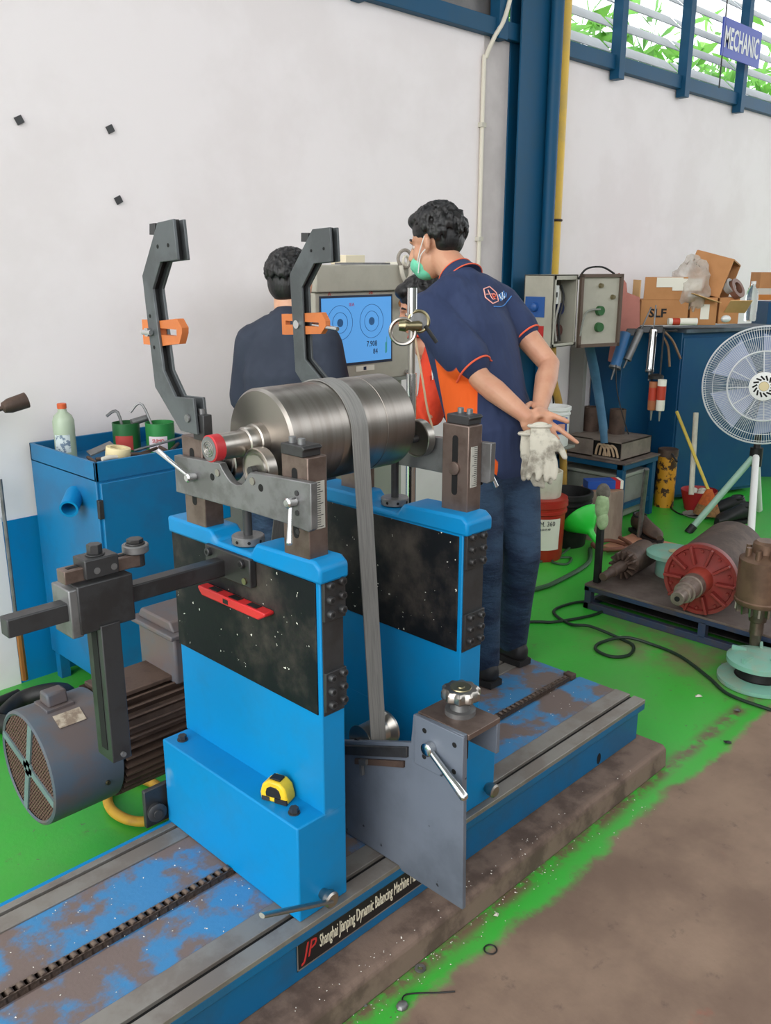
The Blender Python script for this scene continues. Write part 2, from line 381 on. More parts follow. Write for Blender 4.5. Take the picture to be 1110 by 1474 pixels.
e = (2.3422,1.325,0.1081)
MB().prism([(e[0]+.012*math.cos(a)*1.0, e[2]+.02*math.sin(a)) for a in [i*PI/8 for i in range(16)]], 'y', 1.3245, 1.34).build('lifting_hole', 'hole', t)
# drive chain along the bed, every link a part
ch = thing('drive_chain', 'oily steel drive chain lying along the middle of the bed', 'chain', (1, 1.59, BZ))
ln = None; pitch = .0235
n = int((2.57-(-.1))/pitch)
for i in range(n):
    x = -.1+i*pitch
    if ln is None:
        m = MB()
        for s_ in (-1, 1): m.box(x-.014, x+.014, 1.59+s_*.010-.0015, 1.59+s_*.010+.0015, BZ-.010, BZ+.006)
        m.lathe((x, 1.5815, BZ+.001), (0, 1, 0), [(0, .0088), (.017, .0088)], 10)
        ln = m.build('chain_link', mat('oily_chain_steel', (120, 104, 94), .38, .6, (66, 54, 48), 40, .7), ch)
    else: share(ln, 'chain_link', (i*pitch, 0, 0))
MB().box(2.545, 2.575, 1.572, 1.608, BZ-.008, BZ+.012).build('chain_anchor', 'rusty', ch, .002)
# maker's plate
npz = [(1.048, .201), (1.048, .117), (1.60, .117), (1.60, .201)]
t = thing('nameplate', 'long black maker nameplate with cream lettering on the side of the blue bed', 'nameplate', (1.3, BY0-.002, .117))
yy = BY0+.021
MB().box(1.048, 1.60, yy-.0015, yy, .112, .198).build('plate', mat('nameplate_black', (32, 30, 30), .35), t)
MB().box(1.048, 1.60, yy-.0025, yy, .195, .198).box(1.048, 1.60, yy-.0025, yy, .112, .115).box(1.048, 1.051, yy-.0025, yy, .112, .198).box(1.597, 1.60, yy-.0025, yy, .112, .198).build('border', 'rail', t)
text('Shanghai Jianping Dynamic Balancing Machine Manufacturing', 'lettering', 'white_ink', .050, (1.117, yy-.002, .138), (1, 0, 0), (0, 0, 1), t, sx=.335)
text('JP', 'logo', 'red_ink', .062, (1.066, yy-.002, .134), (1, 0, 0), (.25, 0, 1), t, sx=.75)

# ================================================================ pedestals
def hexbolt(mb, p, d, r, h, n=6): mb.lathe(p, d, [(0, r), (h, r)], n, smooth=False); return mb
def socket_bolt(p, d, parent, r=.0085, h=.010):
    d = Vector(d)
    b = MB().lathe(p, d, [(0, r), (h*.85, r), (h, r*.85)], 14).build('cap_screw', 'dark_steel', parent)
    MB().lathe(Vector(p)+d*(h+.0002), d, [(0, r*.5), (.0003, r*.5)], 6, smooth=False).build('hex_socket', 'hole', b)
    return b
def lever(parent, hub, tip, axis, hubr=.011, r0=.0045, r1=.0065, name='clamp_lever'):
    hub = Vector(hub); tip = Vector(tip); ax = Vector(axis).normalized()
    m = MB().lathe(hub-ax*.012, ax, [(0, hubr*.7), (.003, hubr), (.021, hubr), (.026, hubr*.75)], 18)
    d = (tip-hub); L_ = d.length; m.lathe(hub, d, [(.004, r0), (L_*.55, r0*1.1), (L_*.97, r1), (L_, r1*.7)], 12)
    return m.build(name, 'chrome', parent)
def pedestal(front):
    X = (lambda t: 1.14+t) if front else (lambda t: 1.69-t)
    th = .066 if front else .083
    Y0, Y1 = 1.322, 1.882
    lab = 'front bearing pedestal of bright blue plate nearest the camera, black panel and swing-up arm' if front else 'rear bearing pedestal behind the flat belt, speckled black panel facing the camera'
    t = thing('bearing_pedestal', lab, 'pedestal', (X(0), 1.6, BZ), 'bearing pedestals of the balancing machine')
    sg_ = 1 if front else -1
    def pr(poly, a, b, name, m_, parent=t, bevel=.003): return MB().prism(poly, 'x', X(a), X(b)).build(name, m_, parent, bevel)
    pr([(Y0, BZ), (Y1-.01, BZ), (Y1-.01, .485), (Y0, .485)], -.08, th, 'base', 'blue', t, .004)
    pr([(Y0, .48), (Y1, .48), (Y1, 1.045), (Y0, 1.045)], 0, th, 'upright_plate', 'blue', t, .003)
    for a, b in ((-.003, .002), (th-.002, th+.003)):
        p = pr([(Y0+.012, .729), (Y1+.002, .729), (Y1+.002, 1.036), (Y0+.012, 1.036)], a, b, 'black_panel', 'black_panel', t, .001)
    z0 = 1.040; z1 = 1.083
    pr([(Y1+.004, z0-.005), (Y1+.004, z1-.006), (1.70, z1-.004), (1.676, 1.056), (1.545, 1.056), (1.525, z1), (Y0+.004, z1+.006), (Y0-.016, z1-.008), (Y0-.016, z0)], -.012, th+.004, 'cap', 'blue', t, .007)
    # end strips with cap screws
    MB().box(min(X(.004), X(th-.004)), max(X(.004), X(th-.004)), Y0-.003, Y0+.002, .729, 1.036).build('end_strip', 'dark_steel', t)
    for zz in (.957, .745):
        s2 = MB().box(min(X(.003), X(th-.003)), max(X(.003), X(th-.003)), Y0-.011, Y0-.003, zz-.005, zz+.088).build('spring_clamp', 'dark_steel', t, .001)
        for i in range(3):
            for tt in (th*.26, th*.76): socket_bolt((X(tt), Y0-.011, zz+.012+i*.032+(.003 if tt > th*.5 else 0)), (0, -1, 0), s2, .0088, .012)
    # base bolts
    for yb in (1.375, 1.83):
        m = MB(); m.lathe((X(-.045), yb, .485), (0, 0, 1), [(0, .014), (.003, .014)], 16); hexbolt(m, (X(-.045), yb, .488), (0, 0, 1), .011, .011)
        m.build('base_bolt', 'dark_steel', t)
    # roller carriage
    out = -.025
    poly = [(1.8145,1.2433),(1.6269,1.2526),(1.6174,1.2398),(1.6006,1.2253),(1.5877,1.216),(1.5699,1.2128),(1.5491,1.2164),(1.5331,1.2285),(1.5247,1.2423),(1.5142,1.2502),(1.3138,1.2602),(1.3146,1.1627),(1.3246,1.1561),(1.4004,1.1593),(1.5129,1.1593),(1.815,1.153)]
    car = pr(poly, out, out+.018, 'carriage_plate', 'mid_steel', t, .002)
    for yb, zb in [(1.658,1.2162),(1.4782,1.2221)]:
        MB().lathe((X(out)-.0004*sg_, yb, zb), (sg_, 0, 0), [(0, .0085), (.0008, .0085)], 14).build('bore', 'hole', car)
    for yb, zb in [(1.6351,1.2299),(1.5056,1.2322)]: MB().lathe((X(out), yb, zb), (-sg_, 0, 0), [(0, .0085), (.003, .0085)], 14).build('axle_end', 'bright_steel', car)
    for zb in (1.232, 1.19, 1.15): MB().lathe((X(out), 1.358, zb), (-sg_, 0, 0), [(0, .006), (.002, .006)], 12).build('cap_screw', 'dark_steel', car)
    for ya, yb, zt in ((1.343, 1.428, 1.304), (1.722, 1.806, 1.292)):
        a, b = (out+.018, out+.070)
        po = pr([(ya, z1-.012), (yb, z1-.012), (yb, zt), (ya, zt)], a, b, 'guide_post', 'brown_steel', t, .0025)
        # long slot with its clamp pin, on both faces
        yc = (ya+yb)/2
        for tt, dd in ((a, -1), (b, 1)):
            x0 = X(tt)
            MB().prism([(yc+.009*math.cos(q), (zt-.035 if i < 8 else 1.135)+.009*math.sin(q)) for i, q in enumerate([PI*k/7 for k in range(8)]+[PI+PI*k/7 for k in range(8)])], 'x', x0-.0008, x0+.0008).build('slot', 'hole', po)
        MB().lathe((X(b), yc, 1.195), (sg_, 0, 0), [(0, .017), (.006, .017), (.007, .014)], 18).build('clamp_pin', 'brown_steel', po)
    # top clamp on the near post
    tc_ = pr([(1.352, 1.304), (1.422, 1.304), (1.422, 1.327), (1.352, 1.327), (1.346, 1.322), (1.352, 1.316)], out+.012, out+.062, 'top_clamp', 'dark_steel', t, .002)
    for yb in (1.375, 1.404): MB().lathe((X(out+.03), yb, 1.327), (0, 0, 1), [(0, .008), (.012, .008), (.013, .006)], 14).build('cap_screw', 'mid_steel', tc_)
    # ruler
    ru = MB().box(min(X(.012), X(.036)), max(X(.012), X(.036)), 1.3415, 1.343, 1.15, 1.252).build('scale_rule', mat('engraved_rule', (196, 194, 184), .4, .3), t)
    m = MB()
    for i in range(20):
        z = 1.154+i*.005; wd = .018 if i % 5 == 0 else .011
        m.box(min(X(.013), X(.013+wd)), max(X(.013), X(.013+wd)), 1.3408, 1.3416, z, z+.0012)
    m.build('graduations', 'ink', ru)
    # rollers
    for yr in (1.535, 1.655):
        ro = MB().lathe((X(.005), yr, 1.247), (sg_, 0, 0), [(0, .022), (.0, .034), (.004, .036), (.004, .044), (.0, .046), (.001, .049), (.024, .049), (.025, .046), (.021, .044), (.021, .02)], 48).build('roller', 'bright_steel', t)
        MB().lathe((X(-.01), yr, 1.247), (sg_, 0, 0), [(0, .010), (.06, .010)], 18).build('roller_axle', 'dark_steel', ro)
    # lifting screw with ring nut
    sc = MB().cyl((X(.03), 1.607, 1.056), (X(.03), 1.607, 1.18), .0105).build('lifting_screw', 'dark_steel', t)
    nu = MB().lathe((X(.03), 1.607, 1.058), (0, 0, 1), [(0, .036), (.002, .038), (.018, .038), (.020, .036)], 28).build('ring_nut', 'mid_steel', t)
    for k in range(8):
        a = k*PI/4+.2; d = Vector((math.cos(a), math.sin(a), 0)); MB().lathe(Vector((X(.03), 1.607, 1.068))+d*.0379, d, [(0, .004), (.0004, .004)], 8).build('tommy_hole', 'hole', nu)
    # levers
    lever(t, (X(out)-.014*sg_, 1.727, 1.206), (X(out)-.03*sg_, 1.836, 1.256), (sg_, 0, 0))
    lever(t, (X(out)-.014*sg_, 1.362, 1.214), (X(out)-.04*sg_, 1.338, 1.135), (sg_, 0, 0))
    # swing-up hold-down arm: two cheek plates and a web
    if front: ap = [(1.8162,1.7718),(1.7506,1.7775),(1.7427,1.6917),(1.8135,1.6871),(1.8546,1.6277),(1.8317,1.4422),(1.788,1.3864),(1.7132,1.3892),(1.7048,1.3074),(1.7735,1.3082),(1.8736,1.401),(1.8959,1.6567)]
    else: ap = [(1.9419,1.7763),(1.8692,1.7794),(1.8639,1.6897),(1.9394,1.6848),(1.9934,1.6199),(1.9873,1.4179),(1.9178,1.3657),(1.8307,1.3169),(1.8092,1.2307),(1.8825,1.2314),(2.032,1.3782),(2.0451,1.6556)]
    xo = 1.112 if front else 1.675
    c = [((y-sum(q[0] for q in ap)/len(ap)), z) for y, z in ap]
    web = [((y+.004 if y < 1.8 else y-.002), z) for y, z in ap]
    arm = MB().prism(ap, 'x', xo, xo+.007).build('swing_arm', 'arm_steel', t, .0012)
    ab = MB().prism(ap, 'x', xo+.026, xo+.033).build('arm_cheek', 'arm_steel', arm, .0012)
    # web strip set back from the inner edge
    inn = ap[1:8]; outr = [ap[0]]+ap[:8:-1]
    wp = [(p[0]+(.022 if i < 3 else .020), p[1]) for i, p in enumerate(inn)]
    wpoly = [(p[0]+.002, p[1]) for p in ap]
    webp = [(ap[0][0]-.004, ap[0][1]-.004)]+[(p[0]+.016, p[1]) for p in ap[1:7]]+[(p[0]-.004, p[1]) for p in ap[9:12]]
    MB().prism(webp, 'x', xo+.0075, xo+.0255).build('arm_web', 'black', arm)
    if front: hp = [(1.82,1.7206),(1.7767,1.7229),(1.8732,1.5661),(1.8644,1.4947),(1.7409,1.3415)]; op = [(1.9251,1.5558),(1.7716,1.5636),(1.7534,1.5444),(1.7548,1.532),(1.7689,1.5074),(1.9238,1.4982)]; sp_ = [(1.8474,1.5376),(1.7765,1.541),(1.7783,1.5262),(1.8494,1.5224)]; hd_ = [(1.8782,1.5292)][0]; hk = [(1.8556,1.7708),(1.8319,1.7715),(1.8352,1.7463),(1.8588,1.7469)]
    else: hp = [(1.9482,1.7191),(1.8957,1.724)]; op = [(2.0978,1.5417),(1.9191,1.552),(1.9021,1.5298),(1.9025,1.5145),(1.9239,1.4922),(2.0959,1.4823)]; sp_ = [(2.0795,1.5184),(1.9317,1.5285),(1.9321,1.517),(2.0801,1.5063)]; hd_ = [(2.0168,1.5154)][0]; hk = [(1.9952,1.7682),(1.9654,1.7675),(1.9662,1.7435),(1.9962,1.744)]
    for yb, zb in hp: MB().lathe((xo-.0005, yb, zb), (1, 0, 0), [(0, .0045), (.001, .0045)], 12).build('arm_hole', 'hole', arm)
    MB().prism(hk, 'x', xo+.004, xo+.024).build('arm_catch', 'dark_steel', arm, .001)
    zt, zb_ = op[0][1], op[-1][1]; zs1 = (sp_[0][1]+sp_[1][1])/2; zs0 = (sp_[2][1]+sp_[3][1])/2; yl, ya_, yb_ = (op[0][0]+op[-1][0])/2, sp_[0][0], sp_[1][0]
    ztr, zbr = op[1][1], op[4][1]
    m = MB()
    for pol in ([(yl, zt), (ya_, zt), (ya_, zb_), (yl, zb_)], [(ya_, zt), (yb_, ztr), (yb_, zs1), (ya_, zs1)], [(ya_, zs0), (yb_, zs0), (yb_, zbr), (ya_, zb_)], [(yb_, ztr)]+list(op[1:5])+[(yb_, zbr)]):
        m.prism(pol, 'x', xo+.0076, xo+.0254)
    ob = m.build('hold_down_bar', 'orange_bar', t)
    m = MB()
    if front: m.cyl((xo-.012, hd_[0]+.012, hd_[1]), (xo-.008, hd_[0]-.018, hd_[1]), .006); hexbolt(m, (xo-.001, hd_[0], hd_[1]), (-1, 0, 0), .011, .01)
    else: m.lathe((xo, hd_[0], hd_[1]), (-1, 0, 0), [(0, .013), (.006, .012)], 16); m.cyl((xo+.018, hd_[0]-.05, hd_[1]), (xo+.012, hd_[0]-.16, hd_[1]-.006), .006)
    m.build('arm_bolt', 'chrome', arm)
    return t
ped1 = pedestal(True)
# pivot block of the swing arm and the block under it
MB().box(1.122, 1.146, 1.692, 1.737, 1.292, 1.352).build('arm_stop', 'dark_steel', ped1, .002)
MB().lathe((1.134, 1.714, 1.352), (0, 0, 1), [(0, .008), (.012, .008)], 12).build('stop_screw', 'mid_steel', ped1)
MB().lathe((1.111, [(1.738,1.3419)][0][0], [(1.738,1.3419)][0][1]), (-1, 0, 0), [(0, .010), (.004, .009)], 14).build('pivot_bolt', 'mid_steel', ped1)
ped2 = pedestal(False)
# base clamp lever of the front pedestal
m = MB().lathe((1.128, 1.322, .282), (0, -1, 0), [(0, .012), (.02, .016), (.022, .020), (.034, .020), (.038, .016)], 20)
h = m.build('clamp_nut', 'bright_steel', ped1)
a = Vector((1.125, 1.287, .281)); e = Vector((0.9117,1.262,0.3848))
MB().tube([a, a+(e-a)*.15, a+(e-a)*.6, e], [.008, .0085, .0095, .0085], 10, flat=.6).build('spanner', 'bright_steel', h)
m = MB().lathe((1.735, 1.322, .282), (0, -1, 0), [(0, .012), (.01, .016), (.014, .019), (.03, .019), (.034, .014)], 20)
m.build('clamp_nut', 'bright_steel', ped2)

# side arm with vertical slotted bar on the front pedestal
t = thing('side_arm', 'dark square steel bar sticking out of the front pedestal with a vertical slotted bar', 'bar', (.8, 1.65, 1.0))
br = MB().box(1.118, 1.137, 1.535, 1.71, .976, 1.045).build('mounting_block', 'dark_steel', t, .003)
for yb in (1.56, 1.69): socket_bolt((1.118, yb, 1.03), (-1, 0, 0), br, .010, .010)
MB().lathe((1.118, 1.555, .99), (-1, 0, 0), [(0, .008), (.004, .008)], 12).build('plug', 'brass', br)
MB().box(.612, 1.12, 1.632, 1.668, .982, 1.021).build('square_bar', 'dark_steel', t, .003)
cb = MB().box(.752, .876, 1.618, 1.672, .950, 1.055).build('clamp_block', 'dark_steel', t, .003)
MB().box(.735, .760, 1.622, 1.700, .945, 1.050).build('clamp_plate', 'mid_steel', cb, .003)
vb = MB().box(.792, .836, 1.612, 1.680, .640, .96).build('slotted_bar', 'dark_steel', t, .002)
MB().box(.7905, .795, 1.632, 1.656, .665, .945).build('slot', 'hole', vb)
MB().lathe((.815, 1.612, .655), (0, -1, 0), [(0, .006), (.006, .006)], 12).build('end_screw', 'mid_steel', vb)
tb = MB().box(.735, .905, 1.632, 1.668, 1.060, 1.088).build('top_slide', 'brown_steel', t, .002)
MB().box(.748, .895, 1.644, 1.656, 1.0875, 1.089).build('slot', 'hole', tb)
tk = MB().box(.775, .850, 1.622, 1.676, 1.062, 1.104).build('slide_clamp', 'dark_steel', t, .003)
m = MB(); m.lathe((.812, 1.65, 1.104), (0, 0, 1), [(0, .020), (.003, .020)], 18); hexbolt(m, (.812, 1.65, 1.107), (0, 0, 1), .016, .020); m.build('hex_bolt', 'dark_steel', tk, .001)
for xb in (.80, .838): MB().lathe((xb, 1.622, 1.078), (0, -1, 0), [(0, .007), (.001, .007), (.001, .004)], 12).build('grub_screw', 'mid_steel', tk)
MB().cyl((.905, 1.65, 1.058), (.905, 1.65, 1.085), .018).build('roller_post', 'dark_steel', t)
bb = MB().lathe((.905, 1.65, 1.088), (0, 0, 1), [(0, .020), (.0, .026), (.002, .028), (.016, .028), (.018, .026), (.018, .02)], 28).build('bearing', 'mid_steel', t)
m = MB(); m.lathe((.905, 1.65, 1.106), (0, 0, 1), [(0, .021), (.004, .020)], 20); hexbolt(m, (.905, 1.65, 1.11), (0, 0, 1), .018, .008); m.build('hex_bolt', 'dark_steel', bb, .001)

# ================================================================ rotor, belt
t = thing('steel_rotor', 'big turned steel rotor spinning between the two pedestals, red band on shaft end', 'rotor', (1.4, 1.595, 1.18))
RA = (1.595, 1.297)
def rl(prof, name, m_, parent, n=64): return MB().lathe((0, RA[0], RA[1]), (1, 0, 0), prof, n).build(name, m_, parent)
bd = rl([(1.205, .03), (1.205, .112), (1.212, .118), (1.36, .118), (1.361, .1172), (1.363, .118), (1.50, .118), (1.5005, .1170), (1.503, .1170), (1.5035, .118), (1.598, .118), (1.602, .114), (1.602, .03)], 'drum', 'rotor', t, 96)
rl([(1.068, .010), (1.0675, .027), (1.0695, .030), (1.093, .030)], 'red_band', 'redband', t)
rl([(1.093, .0295), (1.158, .0295), (1.160, .034), (1.164, .036), (1.185, .036), (1.187, .040), (1.205, .042), (1.2055, .06)], 'shaft', 'bright_steel', t)
rl([(1.0665, .002), (1.0668, .027)], 'shaft_face', 'mid_steel', t)
for r_ in (.006, .012, .017): MB().ring((1.0664, RA[0], RA[1]), (1, 0, 0), r_, .0010, 32, 5).build('turned_groove', 'bright_steel', t)
rl([(1.602, .042), (1.63, .040), (1.64, .0295), (1.69, .0295), (1.692, .026)], 'rear_shaft', 'bright_steel', t)
# endless flat belt
def belt():
    R = .1195; c1 = Vector(RA); c2 = Vector((1.453, .520)); r2 = .036; c3 = Vector((1.86, .40)); r3 = .06
    pts = []
    def tangent(ca, ra, cb, rb):   # outer tangent, direction of travel clockwise seen from -x
        d = cb-ca; L_ = d.length; a = math.atan2(d.y, d.x); o = math.acos(max(-1, min(1, (ra-rb)/L_)))
        return a, o
    # near strand leaves the drum on its -y side
    a, o = tangent(c1, R, c2, r2); A1 = a-o
    # rear strand on the +y side
    a3, o3 = tangent(c1, R, c3, r3); A3 = a3+o3
    k0 = A3; k1 = A1
    while k1 < k0: k1 += 2*PI
    for i in range(41): q = k0+(k1-k0)*i/40; pts.append(c1+Vector((math.cos(q), math.sin(q)))*R)
    a23, o23 = tangent(c2, r2, c3, r3); B0 = A1; B1 = a23-o23
    while B1 < B0: B1 += 2*PI
    for i in range(13): q = B0+(B1-B0)*i/12; pts.append(c2+Vector((math.cos(q), math.sin(q)))*r2)
    C0 = B1; C1 = A3
    while C1 < C0: C1 += 2*PI
    for i in range(17): q = C0+(C1-C0)*i/16; pts.append(c3+Vector((math.cos(q), math.sin(q)))*r3)
    m = MB(); n = len(pts); vs = []
    for i, p in enumerate(pts):
        t_ = (pts[(i+1) % n]-pts[i-1]); nn = Vector((t_.y, -t_.x)).normalized()
        for xx, off in ((1.380, 0), (1.431, 0), (1.431, .003), (1.380, .003)): q = p+nn*off; vs.append((xx, q.x, q.y))
    fs = []
    for i in range(n):
        j = (i+1) % n
        for k in range(4): fs.append((i*4+k, i*4+(k+1) % 4, j*4+(k+1) % 4, j*4+k))
    return m.add(vs, fs, True), c2, c3
mb, c2, c3 = belt()
o = mb.build('drive_belt', 'belt'); tag(o, 'wide grey flat belt looped over the steel drum and down to the idler', 'belt')

# ================================================================ belt tensioning unit (grey plate)
grey_plate = mat('grey_blue_plate_paint', (104, 111, 122), .45, .1, (70, 76, 84), 3, .7, .06, 50, 7, .4, .7, col3=(40, 42, 46), scale3=26., lo3=.71, hi3=.74)
M['grey_plate'] = grey_plate
t = thing('belt_tensioner', 'grey steel belt tensioner with knurled knob and chrome lever between the pedestals', 'tensioner', (1.36, 1.3, BZ))
main = MB().prism([(1.093, .232), (1.103, .682), (1.255, .676), (1.262, .600), (1.50, .508), (1.80, .40), (1.80, .242), (1.30, .242), (1.29, .232)], 'x', 1.36, 1.372).build('side_plate', 'grey_plate', t, .0015)
fp = MB().box(1.355, 1.362, 1.100, 1.246, .555, .680).build('front_block', 'grey_plate', t, .0015)
for yb, zb in ((1.215, .652), (1.125, .652), (1.125, .585), (1.215, .585)): MB().lathe((1.3548, yb, zb), (-1, 0, 0), [(0, .0065), (.0004, .0065)], 12).build('screw_recess', 'hole', fp)
tp = MB().box(1.372, 1.485, 1.098, 1.252, .666, .680).build('top_plate', 'brown_steel', t, .0015)
MB().box(1.474, 1.486, 1.098, 1.252, .590, .667).build('rear_cheek', 'grey_plate', t, .0015)
ar = MB().prism([(1.268, .588), (1.50, .497), (1.50, .47), (1.268, .56)], 'x', 1.352, 1.360).build('arm_rail', 'dark_steel', t, .0015)
MB().prism([(1.28, .545), (1.45, .480), (1.45, .464), (1.28, .528)], 'x', 1.354, 1.360).build('arm_slide', 'rusty', ar)
MB().prism([(1.40, .50), (1.425, .492), (1.42, .45), (1.412, .452), (1.415, .48), (1.40, .486)], 'x', 1.344, 1.353).build('spring_hook', 'mid_steel', ar)
kn = MB(); ks = 40; prof = []
kp = [(.0435+.0035*math.cos(2*PI*i/ks*10)) for i in range(ks)]
vs = []; kz = (.715, .722, .738, .745)
for z, sc_ in zip(kz, (.82, 1, 1, .86)):
    for i in range(ks): a = 2*PI*i/ks; vs.append((1.437+kp[i]*sc_*math.cos(a), 1.178+kp[i]*sc_*math.sin(a), z))
fs = [tuple(range(ks-1, -1, -1)), tuple(range(3*ks, 4*ks))]
for k in range(3):
    for i in range(ks): j = (i+1) % ks; fs.append((k*ks+i, k*ks+j, (k+1)*ks+j, (k+1)*ks+i))
knob = kn.add(vs, fs).build('knob', 'bright_steel', t, .001)
MB().lathe((1.437, 1.178, .745), (0, 0, 1), [(0, .025), (.002, .024), (.001, .016), (.001, .009), (.003, .008)], 24).build('knob_cap', 'brass', knob)
MB().lathe((1.437, 1.178, .680), (0, 0, 1), [(0, .036), (.012, .036), (.013, .024), (.03, .020), (.036, .026)], 28).build('knob_collar', 'mid_steel', knob)
lever(t, (1.345,1.1929,0.6184), (1.322,1.0632,0.5596), (1, 0, 0), .016, .0075, .0105)
MB().box(1.385, 1.40, 1.12, 1.16, .60, .66).build('latch', 'black', t, .003)
pu = MB().lathe((1.376, c2.x, c2.y), (1, 0, 0), [(0, .012), (0, .040), (.002, .040), (.004, .036), (.075, .036), (.090, .048), (.096, .048), (.097, .042), (.080, .030), (.080, .01)], 40).build('idler_pulley', 'bright_steel', t)
MB().cyl((1.365, c2.x, c2.y), (1.47, c2.x, c2.y), .010).build('pulley_axle', 'dark_steel', pu)
pu = MB().lathe((1.376, c3.x, c3.y), (1, 0, 0), [(0, .012), (0, .066), (.01, .058), (.075, .058), (.085, .066), (.085, .012)], 32).build('rear_pulley', 'bright_steel', t)
MB().prism([(1.80, .242), (1.90, .242), (1.90, .45), (1.80, .45)], 'x', 1.362, 1.374).build('pulley_bracket', 'grey_plate', t)

# ================================================================ things lying on the machine
t = thing('spirit_level', 'red torpedo spirit level stuck on the black panel of the front pedestal', 'spirit level', (1.12, 1.6, .92))
u = Vector((0, -1, -.0)).normalized(); z_ = .922
lv = MB().prism([(1.735, z_+.006), (1.72, z_-.008), (1.50, z_-.008), (1.475, z_+.006), (1.475, z_+.014), (1.735, z_+.014)], 'x', 1.108, 1.1365).build('body', 'red', t, .003)
for yb in (1.68, 1.60, 1.53): MB().box(1.114, 1.131, yb-.018, yb+.018, z_+.0135, z_+.0155).build('vial_window', 'black', lv)
MB().box(1.1075, 1.1085, 1.612, 1.632, z_-.003, z_+.008).build('badge', 'black', lv)
t = thing('tape_measure', 'yellow and black tape measure lying on the foot of the front pedestal', 'tape measure', (1.108, 1.445, .485))
u = Vector((.35, -.94, 0)).normalized(); v = Vector((0, 0, 1)).cross(u)
c = Vector((1.105, 1.446, .485))
def loc(a, b, z): return c+u*a+v*b+Vector((0, 0, z))
sil = [(-.034, 0), (.036, 0), (.037, .012), (.030, .040), (.016, .052), (-.012, .054), (-.030, .042), (-.036, .02)]
m = MB(); vs = [loc(a, -.02, b) for a, b in sil]+[loc(a, .02, b) for a, b in sil]; n = len(sil)
m.add(vs, [tuple(range(n-1, -1, -1)), tuple(range(n, 2*n))]+[(i, (i+1) % n, n+(i+1) % n, n+i) for i in range(n)])
bd = m.build('case', 'yellow', t, .005)
m = MB(); vs = [loc(a*.55, -.0215, .028+(b-.028)*.5) for a, b in sil]+[loc(a*.55, -.019, .028+(b-.028)*.5) for a, b in sil]
m.add(vs, [tuple(range(n-1, -1, -1)), tuple(range(n, 2*n))]+[(i, (i+1) % n, n+(i+1) % n, n+i) for i in range(n)]).build('grip', 'black', bd, .002)
MB().obox(loc(.0, 0, .054), u, v, (0, 0, 1), .014, .011, .003).build('lock_button', 'black', bd, .001)
MB().obox(loc(.02, -.019, .008), u, v, (0, 0, 1), .016, .003, .006).build('tape_mouth', 'black', bd)
MB().obox(loc(-.02, -.0195, .008), u, v, (0, 0, 1), .010, .003, .005).build('belt_clip', 'dark_steel', bd)

# ================================================================ left: cabinet with tools
RD = Vector((.7034, -.7108, 0)); FD = Vector((.7108, .7034, 0)); UZ = Vector((0, 0, 1))
t = thing('tool_cabinet', 'blue steel tool cabinet with open tray top standing by the white wall', 'cabinet', (1.7, 3.15, 0))
x0, x1, y0, y1 = 1.45, 1.98, 2.885, 3.415
MB().box(x0, x1, y0+.004, y1, .12, .945).build('body', 'blue_cab', t, .004)
m = MB()
for a in ((x0, x1, y0, y0+.012), (x0, x1, y1-.012, y1), (x0, x0+.012, y0, y1), (x1-.012, x1, y0, y1)): m.box(*a, .935, 1.006)
m.build('tray_rim', 'blue_cab', t, .002)
dr = MB().box(x0+.012, x1-.01, y0-.010, y0+.006, .14, .930).build('door', 'blue_cab', t, .003)
MB().box(x0-.004, x0+.014, y0-.014, y0+.004, .80, .87).build('hinge', 'dark_steel', dr, .002)
MB().box(x1-.06, x1+.02, y0-.03, y0-.008, .70, .86).build('side_bracket', 'blue', t, .004)
for a, b in ((x0+.03, y0+.03), (x1-.03, y0+.03), (x0+.03, y1-.03), (x1-.03, y1-.03)): MB().box(a-.02, a+.02, b-.02, b+.02, 0, .12).build('leg', 'blue_cab', t)
p = Vector((1.452, 3.06, .862)); d = Vector((-.62, -.72, -.28)).normalized()
tb = MB().lathe(p, d, [(0, .034), (.11, .034), (.11, .026), (.02, .026)], 24).build('tube_holder', 'blue', t)
MB().lathe(p+d*.03, d, [(0, .0255), (.001, .0255)], 20).build('tube_bore', 'hole', tb)
# pale bottle
p = Vector((1.545, 3.30, .946))
t = thing('plastic_bottle', 'plastic bottle of pale green liquid with orange cap on the blue cabinet', 'bottle', p)
MB().lathe(p, UZ, [(0, .036), (.004, .040), (.02, .041), (.10, .040), (.11, .041), (.15, .041), (.17, .034), (.185, .018), (.20, .015)], 28).build('bottle', mat('pale_green_bottle', (186, 200, 176), .25, 0, (170, 186, 160), 5, .5, trans=.15), t)
MB().lathe(p+UZ*.198, UZ, [(0, .018), (.018, .018), (.02, .016)], 20).build('cap', mat('orange_cap', (206, 92, 50), .45), t)
m = MB()
lp = [(p.x+.0416*math.cos(a), p.y+.0416*math.sin(a)) for a in [PI+.1+i*1.5/8 for i in range(9)]]
m.add([(q[0], q[1], z) for z in (p.z+.03, p.z+.10) for q in lp], [(i, i+1, 10+i, 9+i) for i in range(8)]); lb = m.build('label', mat('bottle_label', (196, 206, 206), .6, 0, (60, 90, 120), 60, .8, lo=.5, hi=.56), t, fix=False)
# masking tape
p = Vector((1.595, 2.985, .992))
o = MB().lathe(p, Vector((.12, -.1, 1)), [(0, .030), (0, .044), (.002, .0455), (.034, .0455), (.036, .044), (.036, .030), (.0, .030)], 32, cap=False).build('masking_tape', mat('masking_tape', (222, 206, 160), .7)); tag(o, 'roll of cream masking tape on the blue cabinet', 'tape roll')
# small white nozzle tool at the corner
o = MB().tube([(1.49, 2.905, 1.010), (1.515, 2.905, 1.013), (1.55, 2.905, 1.010)], [.008, .009, .007], 10).build('sealant_nozzle', 'offwhite'); tag(o, 'short grimy white plastic nozzle on the near corner of the blue cabinet', 'nozzle')
